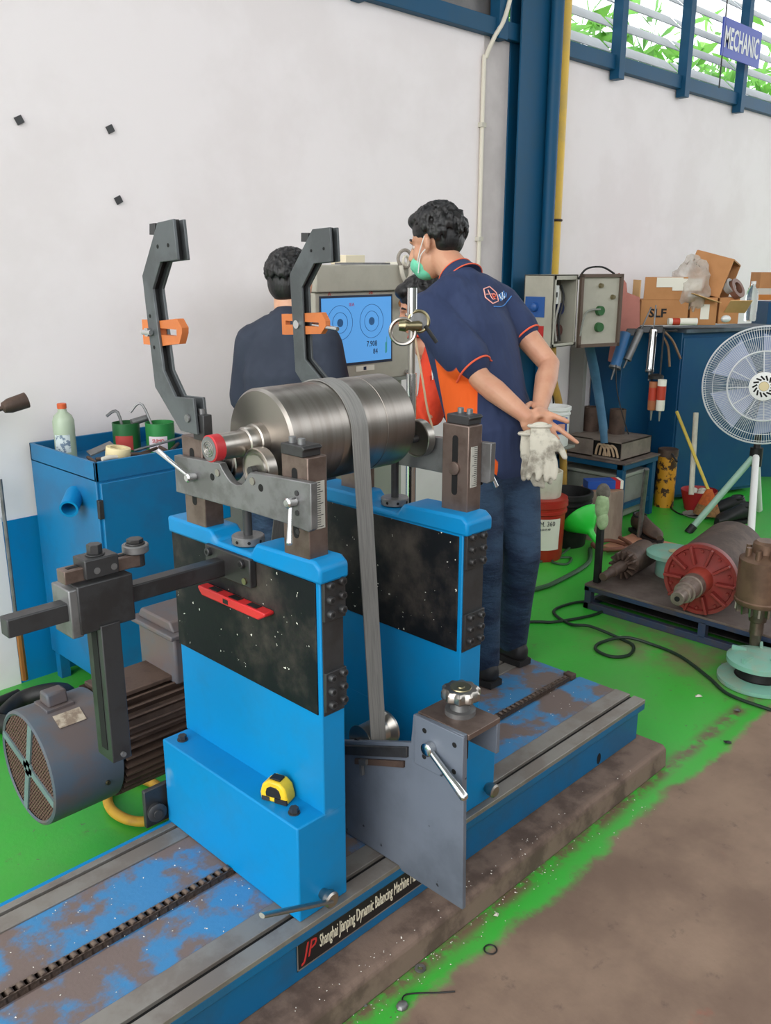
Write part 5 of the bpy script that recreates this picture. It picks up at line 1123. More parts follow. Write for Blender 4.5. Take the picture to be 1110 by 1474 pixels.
# green wheel hub the shaft rests in
c = Vector((3.50, 1.265, 0))
t = thing('wheel_hub', 'mint green double flanged hub on the floor at the right edge', 'hub', c)
MB().lathe(c, UZ, [(0, .16), (.004, .165), (.02, .165), (.025, .14), (.03, .10), (.02, .09)], 48).build('lower_flange', 'teal', t)
MB().lathe(c, UZ, [(.02, .12), (.03, .09), (.085, .085)], 36).build('barrel', 'black', t)
MB().lathe(c, UZ, [(.08, .12), (.085, .135), (.105, .135), (.112, .12), (.125, .06), (.125, .04)], 48).build('upper_flange', 'teal', t)
for k in range(5):
    a = 2*PI*k/5+.4; d = Vector((math.cos(a), math.sin(a), 0)); MB().obox(c+d*.09+UZ*.118, d, d.cross(UZ), UZ, .03, .006, .014).build('rib', 'teal', t)
t = thing('shaft_coupling', 'rusty ring shaped coupling lying on the trolley at the right edge', 'coupling', (3.86, 1.28, .13))
MB().lathe((3.86, 1.26, .21), (-1, .2, 0), [(0, .045), (0, .07), (.05, .07), (.05, .045), (0, .045)], 32, cap=False).build('ring', 'rust_red', t)
MB().cyl((3.80, 1.22, .15), (4.2, 1.1, .15), .02).build('bar', 'mid_steel', t)

# ================================================================ cables on the floor
def cable(pts, r, name, label, m_='black'):
    o = MB().tube(smooth_path([(p[0], p[1], z) for p, z in pts], 8), r, 8).build(name, m_); tag(o, label, 'cable'); return o
P_ = [(3.1524,2.4794),(3.3564,2.2979),(3.4278,2.2257),(3.6361,2.1416),(3.7537,2.1542),(3.7707,2.246),(3.6995,2.3042),(3.5337,2.3101),(3.4533,2.1631),(3.4726,2.059),(3.4687,1.8892),(3.4372,1.8105),(3.3347,1.7763),(3.2674,1.8236),(3.2839,1.9116),(3.3663,1.9369),(3.473,1.8736),(3.5137,1.755),(3.4843,1.6044),(3.3736,1.4234),(3.283,1.2927),(3.2732,1.1213)]
cable([(p, .008 if i not in (9, 16) else .02) for i, p in enumerate(P_)], .0075, 'power_cable', 'black power cable looping across the green floor towards the trolley', mat('dark_green_cable', (24, 44, 30), .5))
P_ = [(3.5697,2.5828),(3.7368,2.5466),(3.8837,2.5359),(4.2659,2.5803),(4.5286,2.722)]
cable([(p, .014) for p in P_], .013, 'rubber_hose', 'thick dark green hose on the floor between the man and the trolley', mat('green_hose', (52, 84, 56), .5))
P_ = [(4.0096,2.8116),(4.1737,2.8055),(4.2493,2.7839),(4.3132,2.7194),(4.1961,2.6757),(4.1812,2.7618),(4.3736,2.8083),(4.6061,2.8707)]
cable([(p, .008) for p in P_], .007, 'power_cable', 'small dark cable loop in front of the red oil bucket', mat('green_hose', (52, 84, 56), .5))
P_ = [(6.4928,3.3688),(5.7962,2.8551),(5.6768,2.6632),(5.8473,2.5927),(6.2849,2.6386)]
cable([(p, .006) for p in P_], .005, 'power_cable', 'thin black cable running past the red basket to the fan')

# ================================================================ scraps on the floor
o = MB().lathe((*[(1.3435,1.2084)][0], .001), UZ, [(0, .007), (0, .014), (.003, .014), (.003, .007), (0, .007)], 20, cap=False).build('washer', 'mid_steel'); tag(o, 'steel washer on the green floor in front of the plinth', 'washer')
c = Vector((*[(1.2273,1.1594)][0], .004))
t = thing('metal_seal', 'crumpled metal seal with a bent black wire on the floor', 'scrap', c)
MB().ell(c, .016, .014, .010, 8, 6).build('seal', 'mid_steel', t); MB().tube(smooth_path([c+UZ*.004, c+Vector((.03, .015, .002)), c+Vector((.09, -.035, 0)), c+Vector((.12, -.06, 0))], 5), .002, 6).build('wire', 'black', t)
c = Vector((*[(1.5151,1.1235)][0], .003)); o = MB().ring(c, UZ, .016, .002, 20, 6).build('wire_ring', 'black'); tag(o, 'small black wire ring on the worn floor', 'ring')
rnd = random.Random(21); spots = [tuple(p) for p in [(1.4123,1.2546),(1.4292,1.241),(1.3395,1.2448),(1.3509,1.2364),(1.1682,1.2393),(1.1692,1.2238),(1.5173,1.2363),(1.6257,1.1893),(3.5508,1.4305),(2.9256,1.1368),(3.495,1.9112),(3.1859,1.2148),(3.7708,1.7843),(3.1923,1.3808)]]
for i, (x, y) in enumerate(spots):
    c = Vector((x, y, .004)); s_ = rnd.uniform(.006, .012) if i < 8 else rnd.uniform(.012, .022)
    u = Vector((rnd.uniform(-1, 1), rnd.uniform(-1, 1), .1)).normalized(); v = UZ.cross(u).normalized(); w2 = u.cross(v)
    m = MB().add([c-u*s_-v*s_*.5, c+u*s_-v*s_*.7, c+u*s_*.8+v*s_*.6, c-u*s_*.7+v*s_*.5, c+w2*s_*.5], [(0, 3, 2, 1), (0, 1, 4), (1, 2, 4), (2, 3, 4), (3, 0, 4)])
    tag(m.build('floor_scrap', ('paper', 'offwhite', 'mid_steel')[i % 3] if i not in (9,) else 'black'), 'small pale scrap chip lying on the workshop floor', 'scrap', 'scraps on the floor')
# swarf too fine to count
m = MB()
for i in range(420):
    if i < 150: x = rnd.uniform(.6, 1.9); y = rnd.gauss(1.235, .02); z = .081 if y > 1.24 else .001
    elif i < 260: x = rnd.uniform(.75, 2.4); y = rnd.gauss(1.20, .035); z = .001 if y < 1.222 else .082
    elif i < 360: x = rnd.uniform(.3, 1.06); y = rnd.uniform(1.42, 1.77); z = .2365
    else: x = rnd.uniform(1.75, 2.5); y = rnd.uniform(1.42, 1.77); z = .2365
    s_ = rnd.uniform(.0008, .0022); a = rnd.uniform(0, 6.28); u = Vector((math.cos(a), math.sin(a), 0))*s_; v = Vector((-u.y, u.x, 0))*.6; c = Vector((x, y, z))
    m.add([c-u-v, c+u-v, c+u+v, c-u+v, c+UZ*s_], [(0, 1, 4), (1, 2, 4), (2, 3, 4), (3, 0, 4), (0, 3, 2, 1)])
tag(m.build('metal_swarf', mat('bright_swarf', (214, 208, 198), .4, .3)), 'fine bright metal swarf scattered on bed, plinth and floor', 'swarf', kind='stuff')

# ================================================================ PEOPLE
def loft(mb, pts, ra, rb, adir, n=20, caps=True):
    pts = [Vector(p) for p in pts]; A = Vector(adir)
    if caps:
        def ext(p, q, r):
            d = (p-q).normalized(); return [(p+d*r*.5, .87), (p+d*r*.87, .5), (p+d*r*.98, .18)]
        e0 = ext(pts[0], pts[1], min(ra[0], rb[0])); e1 = ext(pts[-1], pts[-2], min(ra[-1], rb[-1]))
        P = [e for e, _ in reversed(e0)]+pts+[e for e, _ in e1]
        RA_ = [ra[0]*k for _, k in reversed(e0)]+list(ra)+[ra[-1]*k for _, k in e1]; RB_ = [rb[0]*k for _, k in reversed(e0)]+list(rb)+[rb[-1]*k for _, k in e1]
    else: P, RA_, RB_ = pts, list(ra), list(rb)
    o = len(mb.v)
    for i, p in enumerate(P):
        t_ = (P[min(i+1, len(P)-1)]-P[max(i-1, 0)]).normalized(); a = (A-t_*A.dot(t_)).normalized(); b = t_.cross(a)
        for j in range(n): q = 2*PI*j/n; mb.v.append(tuple(p+a*(RA_[i]*math.cos(q))+b*(RB_[i]*math.sin(q))))
    for i in range(len(P)-1):
        for j in range(n): mb.f.append([o+i*n+j, o+i*n+(j+1) % n, o+(i+1)*n+(j+1) % n, o+(i+1)*n+j]); mb.sm.append(True)
    mb.f.append([o+j for j in range(n-1, -1, -1)]); mb.sm.append(True)
    e = o+(len(P)-1)*n; mb.f.append([e+j for j in range(n)]); mb.sm.append(True)
    return mb
def limb(mb, pts, rs, adir=(1, .1, .05), n=14): return loft(mb, pts, rs, rs, adir, n)
def blob(name, mb, m_, parent, voxel=.007, smooth=5, bump=None):
    o = mb.build('tmp', 'black')
    md = o.modifiers.new('r', 'REMESH'); md.mode = 'VOXEL'; md.voxel_size = voxel; md.use_smooth_shade = True
    sm = o.modifiers.new('s', 'SMOOTH'); sm.iterations = smooth; sm.factor = .5
    dg = bpy.context.evaluated_depsgraph_get(); me = bpy.data.meshes.new_from_object(o.evaluated_get(dg))
    off = o.location.copy(); bpy.data.objects.remove(o)
    me.transform(Matrix.Translation(off-ORG[parent.name])); me.materials.clear(); me.materials.append(m_); me.name = name
    for p in me.polygons: p.use_smooth = True
    r = bpy.data.objects.new(name, me); COL.objects.link(r); r.parent = parent; ORG[r.name] = ORG[parent.name]; return r
skin = mat('skin', (198, 148, 120), .5, 0, (186, 128, 102), 14, .5, .06, 120)
skin2 = mat('skin_pale', (206, 158, 130), .5, 0, (196, 140, 112), 14, .5, .06, 120)
hairm = mat('black_hair', (20, 19, 20), .42, 0, (44, 40, 38), 40, .5, .5, 160, stretch=(1, 1, .25))
navy_cloth = mat('navy_polo_cloth', (38, 50, 82), .85, 0, (50, 62, 94), 5, .6, .45, 5, 3., stretch=(1.6, 1.6, .5), bdist=.05)
navy_dark = mat('charcoal_navy_shirt', (42, 48, 62), .85, 0, (52, 58, 72), 5, .6, .45, 5, 3., bdist=.05)
orange_cloth = mat('orange_cloth', (226, 92, 24), .8, 0, (206, 80, 22), 6, .5, .3, 10)
orange_red = mat('orange_red_work_shirt', (222, 66, 34), .8, 0, (196, 54, 30), 6, .6, .5, 8, 3., bdist=.05)
jeans = mat('dark_denim', (26, 42, 66), .85, 0, (52, 76, 100), 4, .7, .7, 12, stretch=(1, 1, 2.2), bdist=.03)
blackcloth = mat('black_trousers', (26, 27, 32), .9, 0, (40, 40, 46), 6, .5, .3, 12)
trim = mat('coral_trim', (226, 96, 66), .7)
def paint(o, attr, fn):      # signed distance to a seam, stored per vertex
    at_ = o.data.attributes.new(attr, 'FLOAT', 'POINT'); off = ORG[o.name]
    at_.data.foreach_set('value', [fn(v.co+off) for v in o.data.vertices])
def panel_cloth(o, layers):  # sew differently coloured panels into a garment's cloth
    m = o.data.materials[0].copy(); nt = m.node_tree; N = nt.nodes; L = nt.links; b = N['Principled BSDF']
    for attr, other in layers:
        an = N.new('ShaderNodeAttribute'); an.attribute_name = attr; r = N.new('ShaderNodeMapRange'); r.inputs[1].default_value = -.01; r.inputs[2].default_value = .01; L.new(an.outputs['Fac'], r.inputs[0])
        x = N.new('ShaderNodeMix'); x.data_type = 'RGBA'; L.new(r.outputs[0], x.inputs[0])
        L.new(b.inputs['Base Color'].links[0].from_socket, x.inputs[6]); x.inputs[7].default_value = other.node_tree.nodes['Principled BSDF'].inputs['Base Color'].default_value
        L.new(x.outputs[2], b.inputs['Base Color'])
    o.data.materials[0] = m
class Head:
    def __init__(s, c, f, up, k=1.):
        s.c = Vector(c); s.f = Vector(f).normalized(); u = Vector(up); s.u = (u-s.f*u.dot(s.f)).normalized(); s.l = s.u.cross(s.f).normalized(); s.k = k
    def p(s, l, f, u): return s.c+(s.l*l+s.f*f+s.u*u)*s.k
    def R(s): return Matrix((s.l, s.f, s.u)).transposed()
    def ell(s, mb, l, f, u, a, b, c): mb.ell(s.p(l, f, u), a*s.k, b*s.k, c*s.k, 20, 14, s.R())
    def skin(s, mb):
        s.ell(mb, 0, -.012, .035, .074, .095, .085)      # skull
        s.ell(mb, 0, .028, -.035, .060, .062, .085)      # face
        s.ell(mb, 0, .045, -.088, .036, .036, .030)      # chin and jaw
        s.ell(mb, .035, .045, -.035, .026, .028, .03); s.ell(mb, -.035, .045, -.035, .026, .028, .03)
        s.ell(mb, 0, .078, .018, .045, .016, .012)       # brow
        limb(mb, [s.p(0, .088, .005), s.p(0, .100, -.022), s.p(0, .104, -.036)], [.008*s.k, .011*s.k, .014*s.k], s.l)
        s.ell(mb, 0, .082, -.068, .022, .012, .006); s.ell(mb, 0, .081, -.077, .019, .011, .006)   # lips
        for q in (-1, 1):
            limb(mb, [s.p(q*.072, -.005, .018), s.p(q*.083, -.012, .008), s.p(q*.081, -.010, -.018), s.p(q*.072, .0, -.034)], [.008*s.k, .011*s.k, .010*s.k, .007*s.k], s.f)
            s.ell(mb, q*.078, -.008, .0, .006, .016, .026)
    def face(s, parent):
        for q in (-1, 1):
            e = MB(); s.ell(e, q*.031, .0685, -.004, .013, .010, .008); e.build('eye', mat('eye_white', (196, 182, 172), .3), parent)
            e = MB(); s.ell(e, q*.031, .0765, -.004, .006, .003, .006); e.build('iris', mat('dark_iris', (30, 22, 18), .2), parent)
            e = MB(); limb(e, [s.p(q*.014, .085, .020), s.p(q*.033, .083, .025), s.p(q*.048, .072, .019)], [.004, .005, .003], s.u, 8); e.build('eyebrow', hairm, parent)
    def hair(s, parent, rnd, length=1., back=0.):
        m = MB(); s.ell(m, 0, -.018, .052, .082, .100, .082); s.ell(m, 0, -.052, .012, .070, .058, .068+back)
        s.ell(m, 0, .050, .088, .060, .045, .035)
        for i in range(300):
            th = rnd.uniform(0, 1)**.7*1.75; ph = rnd.uniform(0, 2*PI)
            d = Vector((math.sin(th)*math.cos(ph), math.sin(th)*math.sin(ph), math.cos(th)))
            if d.y > .35 and d.z < .62: continue
            if abs(d.x) > .7 and d.y > -.05 and d.z < .15: continue
            b_ = Vector((d.x*.080, -.018+d.y*.098, .050+d.z*.082)); tv = Vector((d.x*.3+rnd.uniform(-.4, .4), .25+rnd.uniform(-.4, .4) if d.z > .5 else rnd.uniform(-.2, .2), -1+.9*max(0, d.z)))
            tv = (tv-d*tv.dot(d)).normalized(); L_ = rnd.uniform(.018, .034)*length
            limb(m, [s.p(*b_), s.p(*(b_+tv*L_*.5+d*.008*length)), s.p(*(b_+tv*L_+d*.004))], [.009*s.k, .007*s.k, .0025*s.k], s.l, 6)
        return blob('hair', m, hairm, parent, .004, 1)
def arm_pts(sh, el, wr):
    sh, el, wr = Vector(sh), Vector(el), Vector(wr); return [sh, sh.lerp(el, .35), sh.lerp(el, .75), el, el.lerp(wr, .3), el.lerp(wr, .75), wr]
ARM = [.050, .048, .042, .039, .041, .032, .026]
def finger(mb, pts, r=.0085): limb(mb, pts, [r*1.08, r*1.05, r, r*.82][:len(pts)] if len(pts) < 5 else [r*1.08]*(len(pts)-1)+[r*.82], (0, .3, 1), 10)
def shoe_on(t, heel, toe, m_, name='shoe', sole_m=None, h=.085):
    heel, toe = Vector(heel), Vector(toe); u = (toe-heel); L_ = u.length; u.normalize(); z = heel.z
    m = MB(); loft(m, [heel+u*.03+UZ*.045, heel+u*(.35*L_)+UZ*.05, heel+u*(.65*L_)+UZ*.038, heel+u*(L_-.03)+UZ*.028], [.036, .038, .044, .034], [.045, .048, .036, .024], u.cross(UZ), 16)
    loft(m, [heel+u*.055+UZ*.05, heel+u*.05+UZ*(h+.03)], [.036, .038], [.045, .046], u.cross(UZ), 14)
    o = blob(name, m, m_, t, .006, 3)
    pol = [(-.005, .030), (.05, .038), (.5*L_, .040), (.75*L_, .047), (L_-.03, .040), (L_+.002, .015)]; v = UZ.cross(u)
    pp = pol+[(a, -b) for a, b in reversed(pol)]; n = len(pp)
    vs = [heel+u*a+v*b for a, b in pp]+[heel+u*a+v*b+UZ*.022 for a, b in pp]
    MB().add(vs, [tuple(range(n-1, -1, -1)), tuple(range(n, 2*n))]+[(i, (i+1) % n, n+(i+1) % n, n+i) for i in range(n)]).build('sole', sole_m or mat('shoe_sole', (30, 28, 28), .7), o)
    return o

# ---------------------------------------------------------------- man in navy polo, hands behind his back
t = thing('person', 'man in navy polo with orange side panel and blue jeans, hands clasped behind his back', 'person', (2.44, 1.82, .24))
f = Vector((.17, .985, 0)).normalized(); l = Vector((-.985, .17, 0)).normalized()
pel = Vector((2.445, 1.875, 1.06)); che = Vector((2.495, 2.04, 1.43)); shc = Vector((2.52, 2.09, 1.565)); nek = Vector((2.545, 2.145, 1.635))
shL = shc+l*.165+UZ*-.045; shR = shc-l*.165+UZ*-.02
elL = Vector((2.3606,1.8796,1.3064)); wrL = Vector((2.3952,1.7124,1.1963))
elR = Vector((2.7104,1.8468,1.3335)); wrR = Vector((2.5025,1.7382,1.1998))
ftR = Vector((2.53, 1.835, .24)); ftL = Vector((2.315, 1.80, .24))
hipR, hipL = pel-l*.088-UZ*.04, pel+l*.088-UZ*.04
knR = Vector((2.3915,1.7021,0.7146)); knL = Vector((2.2491,1.756,0.711))
anR, anL = ftR+UZ*.09, ftL+UZ*.09
hd = Head((2.555, 2.268, 1.757), Vector((-.22, .93, -.16)), Vector((.0, .25, 1)), 1.02)
# one continuous body
b = MB(); hd.skin(b)
loft(b, [nek-UZ*.05, nek+Vector((.01, .03, .03)), hd.p(0, -.02, -.05)], [.062, .056, .056], [.062, .058, .058], l)
loft(b, [pel-UZ*.03, pel.lerp(che, .5), che, shc], [.15, .145, .16, .12], [.10, .10, .115, .08], l)
limb(b, arm_pts(shL, elL, wrL), ARM); limb(b, arm_pts(shR, elR, wrR), ARM)
limb(b, [hipL, hipL.lerp(knL, .5), knL, knL.lerp(anL, .35), anL, ftL+UZ*.05], [.075, .068, .052, .05, .036, .036]); limb(b, [hipR, hipR.lerp(knR, .5), knR, knR.lerp(anR, .35), anR, ftR+UZ*.05], [.075, .068, .052, .05, .036, .036])
# right hand: open palm towards the viewer, fingers to the right
pc = Vector((2.4597,1.6983,1.1762))
loft(b, [wrR, pc, Vector((2.456,1.6702,1.1707))], [.028, .040, .036], [.022, .019, .016], UZ*-.9+RD*.5)
finger(b, [(2.4484,1.7027,1.1959), (2.4572,1.6674,1.2036), (2.4677,1.6383,1.1941), (2.4877,1.6127,1.1808)], .0105)              # thumb
finger(b, [(2.4602,1.6678,1.1752), (2.4695,1.6373,1.1591), (2.4777,1.6061,1.1386), (2.4972,1.5767,1.1142)], .0090)              # index
finger(b, [(2.451,1.6718,1.1618), (2.4487,1.6389,1.1475), (2.4373,1.6137,1.1291), (2.4338,1.6268,1.1162)], .0090)
finger(b, [(2.442,1.6791,1.1573), (2.4257,1.6447,1.1405), (2.4199,1.6286,1.1225), (2.4167,1.6423,1.1117)], .0086)
finger(b, [(2.4326,1.6895,1.1595), (2.4111,1.6594,1.1405), (2.403,1.6474,1.1269), (2.4015,1.6595,1.1162)], .0078)
# left hand gripping the right wrist from behind
qc = Vector((2.399,1.7032,1.183))
loft(b, [wrL, qc, Vector((2.4166,1.703,1.1528))], [.026, .034, .030], [.020, .017, .015], UZ+RD*.3)
for k, (dy, ln) in enumerate(((0, 1.), (9, 1.05), (18, 1.), (26, .85))): pass
finger(b, [(2.4051,1.7059,1.2052), (2.4181,1.6909,1.2193), (2.4456,1.6853,1.2192), (2.4807,1.6895,1.2077)], .0090)
finger(b, [(2.4073,1.6984,1.1919), (2.4153,1.6797,1.2024), (2.4424,1.6735,1.1999), (2.4758,1.6794,1.1883)], .0090)
finger(b, [(2.4054,1.6933,1.1741), (2.4108,1.6931,1.1502), (2.4101,1.6998,1.1282), (2.4193,1.7141,1.1133)], .0086)
finger(b, [(2.3964,1.7006,1.1697), (2.3985,1.7037,1.1457), (2.3999,1.7093,1.126), (2.4111,1.7224,1.1133)], .0080)
finger(b, [(2.4017,1.7199,1.1947), (2.4291,1.7435,1.2122), (2.4634,1.7575,1.2234), (2.4895,1.7621,1.2272)], .0100)
body = blob('body', b, skin, t, .0048, 3)
hd.face(t); hd.hair(t, random.Random(2), 1.25)
# polo shirt
s = MB()
loft(s, [pel-UZ*.055, pel+UZ*.05, pel.lerp(che, .45), che, shc-UZ*.02, shc+UZ*.045+f*.015], [.178, .176, .172, .185, .165, .085], [.128, .126, .122, .134, .105, .070], l, 28)
loft(s, [shc+l*.05+UZ*.01, shL-UZ*.01], [.075, .072], [.085, .078], f); loft(s, [shc-l*.05+UZ*.01, shR-UZ*.01], [.075, .072], [.085, .078], f)
mL = shL.lerp(elL, .72); mR = shR.lerp(elR, .42)
loft(s, [shL, shL.lerp(elL, .35), mL], [.078, .084, .092], [.078, .076, .080], f, 20); loft(s, [shR, shR.lerp(elR, .35), mR], [.072, .070, .070], [.072, .068, .068], f, 20)
shirt = blob('polo_shirt', s, navy_cloth, t, .0075, 6)
panel_cloth(shirt, [('panel', orange_cloth)])
def polo_panel(c):
    h = (c.z-pel.z)/(che.z-pel.z); q = c-pel.lerp(che, max(-.2, min(1, h)))
    return min(.95-h, h+.3, (q.dot(l)-.085)*9, (q.dot(f)+.100+.01*h)*9, (.060-.07*h-q.dot(f))*9, (.182-q.dot(l))*9)
paint(shirt, 'panel', polo_panel)
# trims
def sleeve_hem(c, d, r=.0035):      # trim follows the shirt surface around the sleeve
    a = d.orthogonal().normalized(); b_ = d.cross(a); pts = []
    for i in range(40):
        q = a*math.cos(2*PI*i/40)+b_*math.sin(2*PI*i/40); cc = c
        best = None
        for k in (0, .012, .024, .036):
            hit, loc_, nrm, _ = shirt.ray_cast(c-d*(.02+k)+q*.14-ORG[t.name], -q, distance=.14)
            if hit: best = loc_+ORG[t.name]+nrm*.001; break
        pts.append(((best-c).dot(q) if best else None, (best-c).dot(d) if best else -.02, q))
    ok = sorted(p[0] for p in pts if p[0] is not None); md_ = ok[len(ok)//2]; md2 = sorted(p[1] for p in pts)[len(pts)//2]
    return MB().tube([c+q*(md_ if (a_ is None or a_ > md_*1.18 or a_ < md_*.7) else a_)+d*(md2 if abs(b2-md2) > .012 else b2) for a_, b2, q in pts], r, 6, closed=True)
dL = (elL-shL).normalized(); dR = (elR-shR).normalized()
m = MB(); m = sleeve_hem(mL+dL*.066, dL); m.build('sleeve_trim', trim, shirt)
m = MB(); m = sleeve_hem(mR+dR*.056, dR); m.build('sleeve_trim', trim, shirt)
nd = (hd.p(0, -.02, -.05)-nek).normalized()
m = MB().lathe(nek-nd*.015, nd, [(-.01, .084), (.012, .076), (.040, .067), (.042, .064), (.012, .070), (-.01, .078)], 32); m.build('collar', navy_cloth, shirt)
MB().ring(nek-nd*.012+nd*.036, nd, .0685, .0022, 36, 6).build('collar_stripe', trim, shirt)
MB().ring(nek-nd*.024, nd, .0845, .0025, 36, 6).build('collar_stripe', trim, shirt)
# back emblem: hexagon with letters
lg = Vector((2.5321,1.9777,1.5814)); bn = -FD*.93+RD*.25+UZ*.20; bn.normalize(); ex = (RD+FD*.25).normalized(); ex = (ex-bn*ex.dot(bn)).normalized(); ey = bn.cross(ex)
def surf(pt):      # drop a point on the shirt from outside along the emblem normal
    o_ = Vector(pt)-ORG[t.name]+bn*.3
    hit, loc_, nrm, _ = shirt.ray_cast(o_, -bn); return (loc_+ORG[t.name]+nrm*.0025) if hit else Vector(pt)
E0 = lg
pinkm = mat('emblem_pink', (236, 170, 160), .7); bluem = mat('emblem_blue', (70, 130, 200), .7); whitem = mat('emblem_white', (220, 232, 240), .7)
hx = [(.034*math.cos(a), .034*math.sin(a)) for a in [math.radians(82+60*k) for k in range(6)]]
hp_ = []
for k in range(6):
    a, c = hx[k], hx[(k+1) % 6]
    for q in range(4): hp_.append(surf(E0+ex*(a[0]+(c[0]-a[0])*q/4)+ey*(a[1]+(c[1]-a[1])*q/4)))
MB().tube(hp_, .0022, 6, closed=True).build('emblem_hexagon', pinkm, shirt)
def stroke(pts, mm, r=.0018, nm='emblem_stroke'):
    pp = [Vector((a*1.6, b_*1.6, 0)) for a, b_ in pts]; pp = smooth_path(pp, 3); MB().tube([surf(E0+ex*q.x+ey*q.y) for q in pp], r, 5).build(nm, mm, shirt)
stroke([(-.005, .012), (-.004, .0), (.0, -.010), (.006, -.009)], pinkm); stroke([(-.015, .0), (.0, .002), (.014, .003)], pinkm)
stroke([(.004, -.004), (.012, -.002), (.010, .004), (.004, .002), (.004, -.006), (.011, -.009)], trim)
for i in range(5):
    x = .023+i*.0052; y = -.007+i*.0030
    stroke([(x, y+.010), (x+.001, y), (x+.004, y-.004), (x+.007, y+.002), (x+.006, y+.007)], whitem if i % 2 else bluem, .0018, 'emblem_script')
stroke([(-.002, -.028), (.02, -.026), (.045, -.014), (.065, .004)], bluem, .002, 'emblem_swoosh')
# jeans
j = MB()
loft(j, [pel-UZ*.11, pel-UZ*.02], [.165, .160], [.125, .115], l, 24)
loft(j, [hipR-UZ*.03, hipR.lerp(knR, .5), knR, knR.lerp(anR, .5), anR-UZ*.01], [.088, .078, .061, .057, .056], [.100, .086, .066, .062, .066], l, 20)
loft(j, [hipL-UZ*.03, hipL.lerp(knL, .5), knL, knL.lerp(anL, .5), anL-UZ*.01], [.088, .078, .061, .057, .056], [.100, .086, .066, .062, .066], l, 20)
tr = blob('jeans', j, jeans, t, .0075, 4)
lt = [pel-UZ*.045+(l*math.cos(a)*.182+f*math.sin(a)*.132) for a in [2*PI*i/40 for i in range(40)]]
shoe_on(t, ftR-f*.075+l*.0, ftR+f*.19+l*.02, mat('black_shoe', (34, 32, 32), .5)); shoe_on(t, ftL-f*.07, ftL+f*.19+l*.03, mat('black_shoe', (34, 32, 32), .5))
# green face mask pulled below the nose, ear loops
m = MB(); hd.ell(m, 0, .050, -.066, .056, .058, .042); hd.ell(m, 0, .045, -.092, .046, .045, .030); mk = blob('face_mask', m, mat('green_mask', (108, 196, 160), .8, 0, (130, 210, 178), 30, .4), t, .006, 3)
for q in (-1, 1):
    for a in (.02, -.045): MB().tube(smooth_path([hd.p(q*.052, .055, -.075+a*.5), hd.p(q*.068, .030, -.03+a*.3), hd.p(q*.082, -.002, .020 if a > 0 else -.025)], 5), .0022, 6).build('ear_loop', 'white', mk)

# gloves hanging from his hands
glm = mat('dirty_cotton_glove', (200, 194, 178), .9, 0, (104, 96, 84), 16, .8, .5, 60, 7, .46, .68)
def glove(name, label, cuff, tips, palm, d0):
    t = thing(name, label, 'glove', palm[1], 'cotton gloves in the hands of the standing man'); g = MB()
    loft(g, [cuff, Vector(cuff).lerp(Vector(palm[0]), .5), palm[0], palm[1]], [.032, .034, .040, .044], [.014, .014, .016, .014], RD, 16)
    for q in tips: limb(g, q, [.014, .0135, .012, .010], RD, 9)
    blob('glove', g, glm, t, .005, 3)
    MB().tube([Vector(cuff)+RD*(.036*math.cos(a))+FD*(.018*math.sin(a)) for a in [2*PI*i/20 for i in range(20)]], .005, 6, closed=True).build('knit_cuff', 'offwhite', t)
glove('cotton_glove', 'dirty white cotton glove on top, its thumb spread to the right', (2.3707,1.6413,1.178), [
    [(2.3452,1.6351,1.0976), (2.3227,1.6311,1.0671), (2.3108,1.6319,1.039), (2.3049,1.6293,1.0173)], [(2.3457,1.619,1.0953), (2.3306,1.6066,1.0628), (2.3231,1.6022,1.0326), (2.3165,1.602,1.0153)],
    [(2.3583,1.6062,1.0953), (2.3562,1.5946,1.0606), (2.351,1.5895,1.0346), (2.3432,1.588,1.0108)], [(2.3703,1.5959,1.0996), (2.3722,1.5819,1.0693), (2.3702,1.5736,1.0433), (2.3634,1.5701,1.0173)],
    [(2.3919,1.6052,1.141), (2.392,1.5826,1.1213), (2.3976,1.5691,1.1018), (2.4,1.5589,1.0823)]], (Vector((2.3574,1.6243,1.1386)), Vector((2.3529,1.6135,1.0996))), 0)
glove('cotton_glove', 'second white cotton glove hanging behind and left of the other', (2.3764,1.6822,1.1467), [
    [(2.358,1.6737,1.0784), (2.3459,1.6745,1.0498), (2.3374,1.6726,1.0233), (2.3335,1.6687,1.0035)], [(2.3655,1.6617,1.0674), (2.3488,1.6507,1.0344), (2.3475,1.6398,1.0036), (2.3493,1.632,0.9883)],
    [(2.3768,1.6504,1.0674), (2.3672,1.6304,1.03), (2.3659,1.6195,0.9993), (2.364,1.6145,0.9817)], [(2.3873,1.6415,1.0718), (2.3892,1.6273,1.041), (2.3936,1.6123,1.0145), (2.3925,1.6047,0.9925)],
    [(2.3774,1.6671,1.1115), (2.3773,1.6541,1.0784), (2.3813,1.6388,1.0498), (2.3842,1.6288,1.0322)]], (Vector((2.3726,1.672,1.1115)), Vector((2.3705,1.6602,1.0762))), 0)

# ---------------------------------------------------------------- man in dark navy shirt seen from behind
t = thing('person', 'man in plain dark navy shirt seen from behind, watching the console screen', 'person', (2.14, 2.64, 0))
f = Vector((.86, .51, 0)).normalized(); l = Vector((-.51, .86, 0)).normalized()
pel = Vector((2.13, 2.63, .93)); che = Vector((2.135, 2.635, 1.28)); shc = Vector((2.15, 2.645, 1.425)); nek = Vector((2.175, 2.665, 1.49))
shL = shc+l*.138-UZ*.03; shR = shc-l*.138-UZ*.03
elL = shL+Vector((-.01, .06, -.28)); elR = shR+Vector((.02, -.06, -.28)); wrL = elL+f*.22-l*.08; wrR = elR+f*.22+l*.08
hd = Head((2.205, 2.685, 1.605), Vector((.90, .42, -.10)), (0, 0, 1), 1.0)
b = MB(); hd.skin(b); loft(b, [nek-UZ*.05, nek+UZ*.02, hd.p(0, -.02, -.05)], [.062, .056, .056], [.062, .058, .058], l)
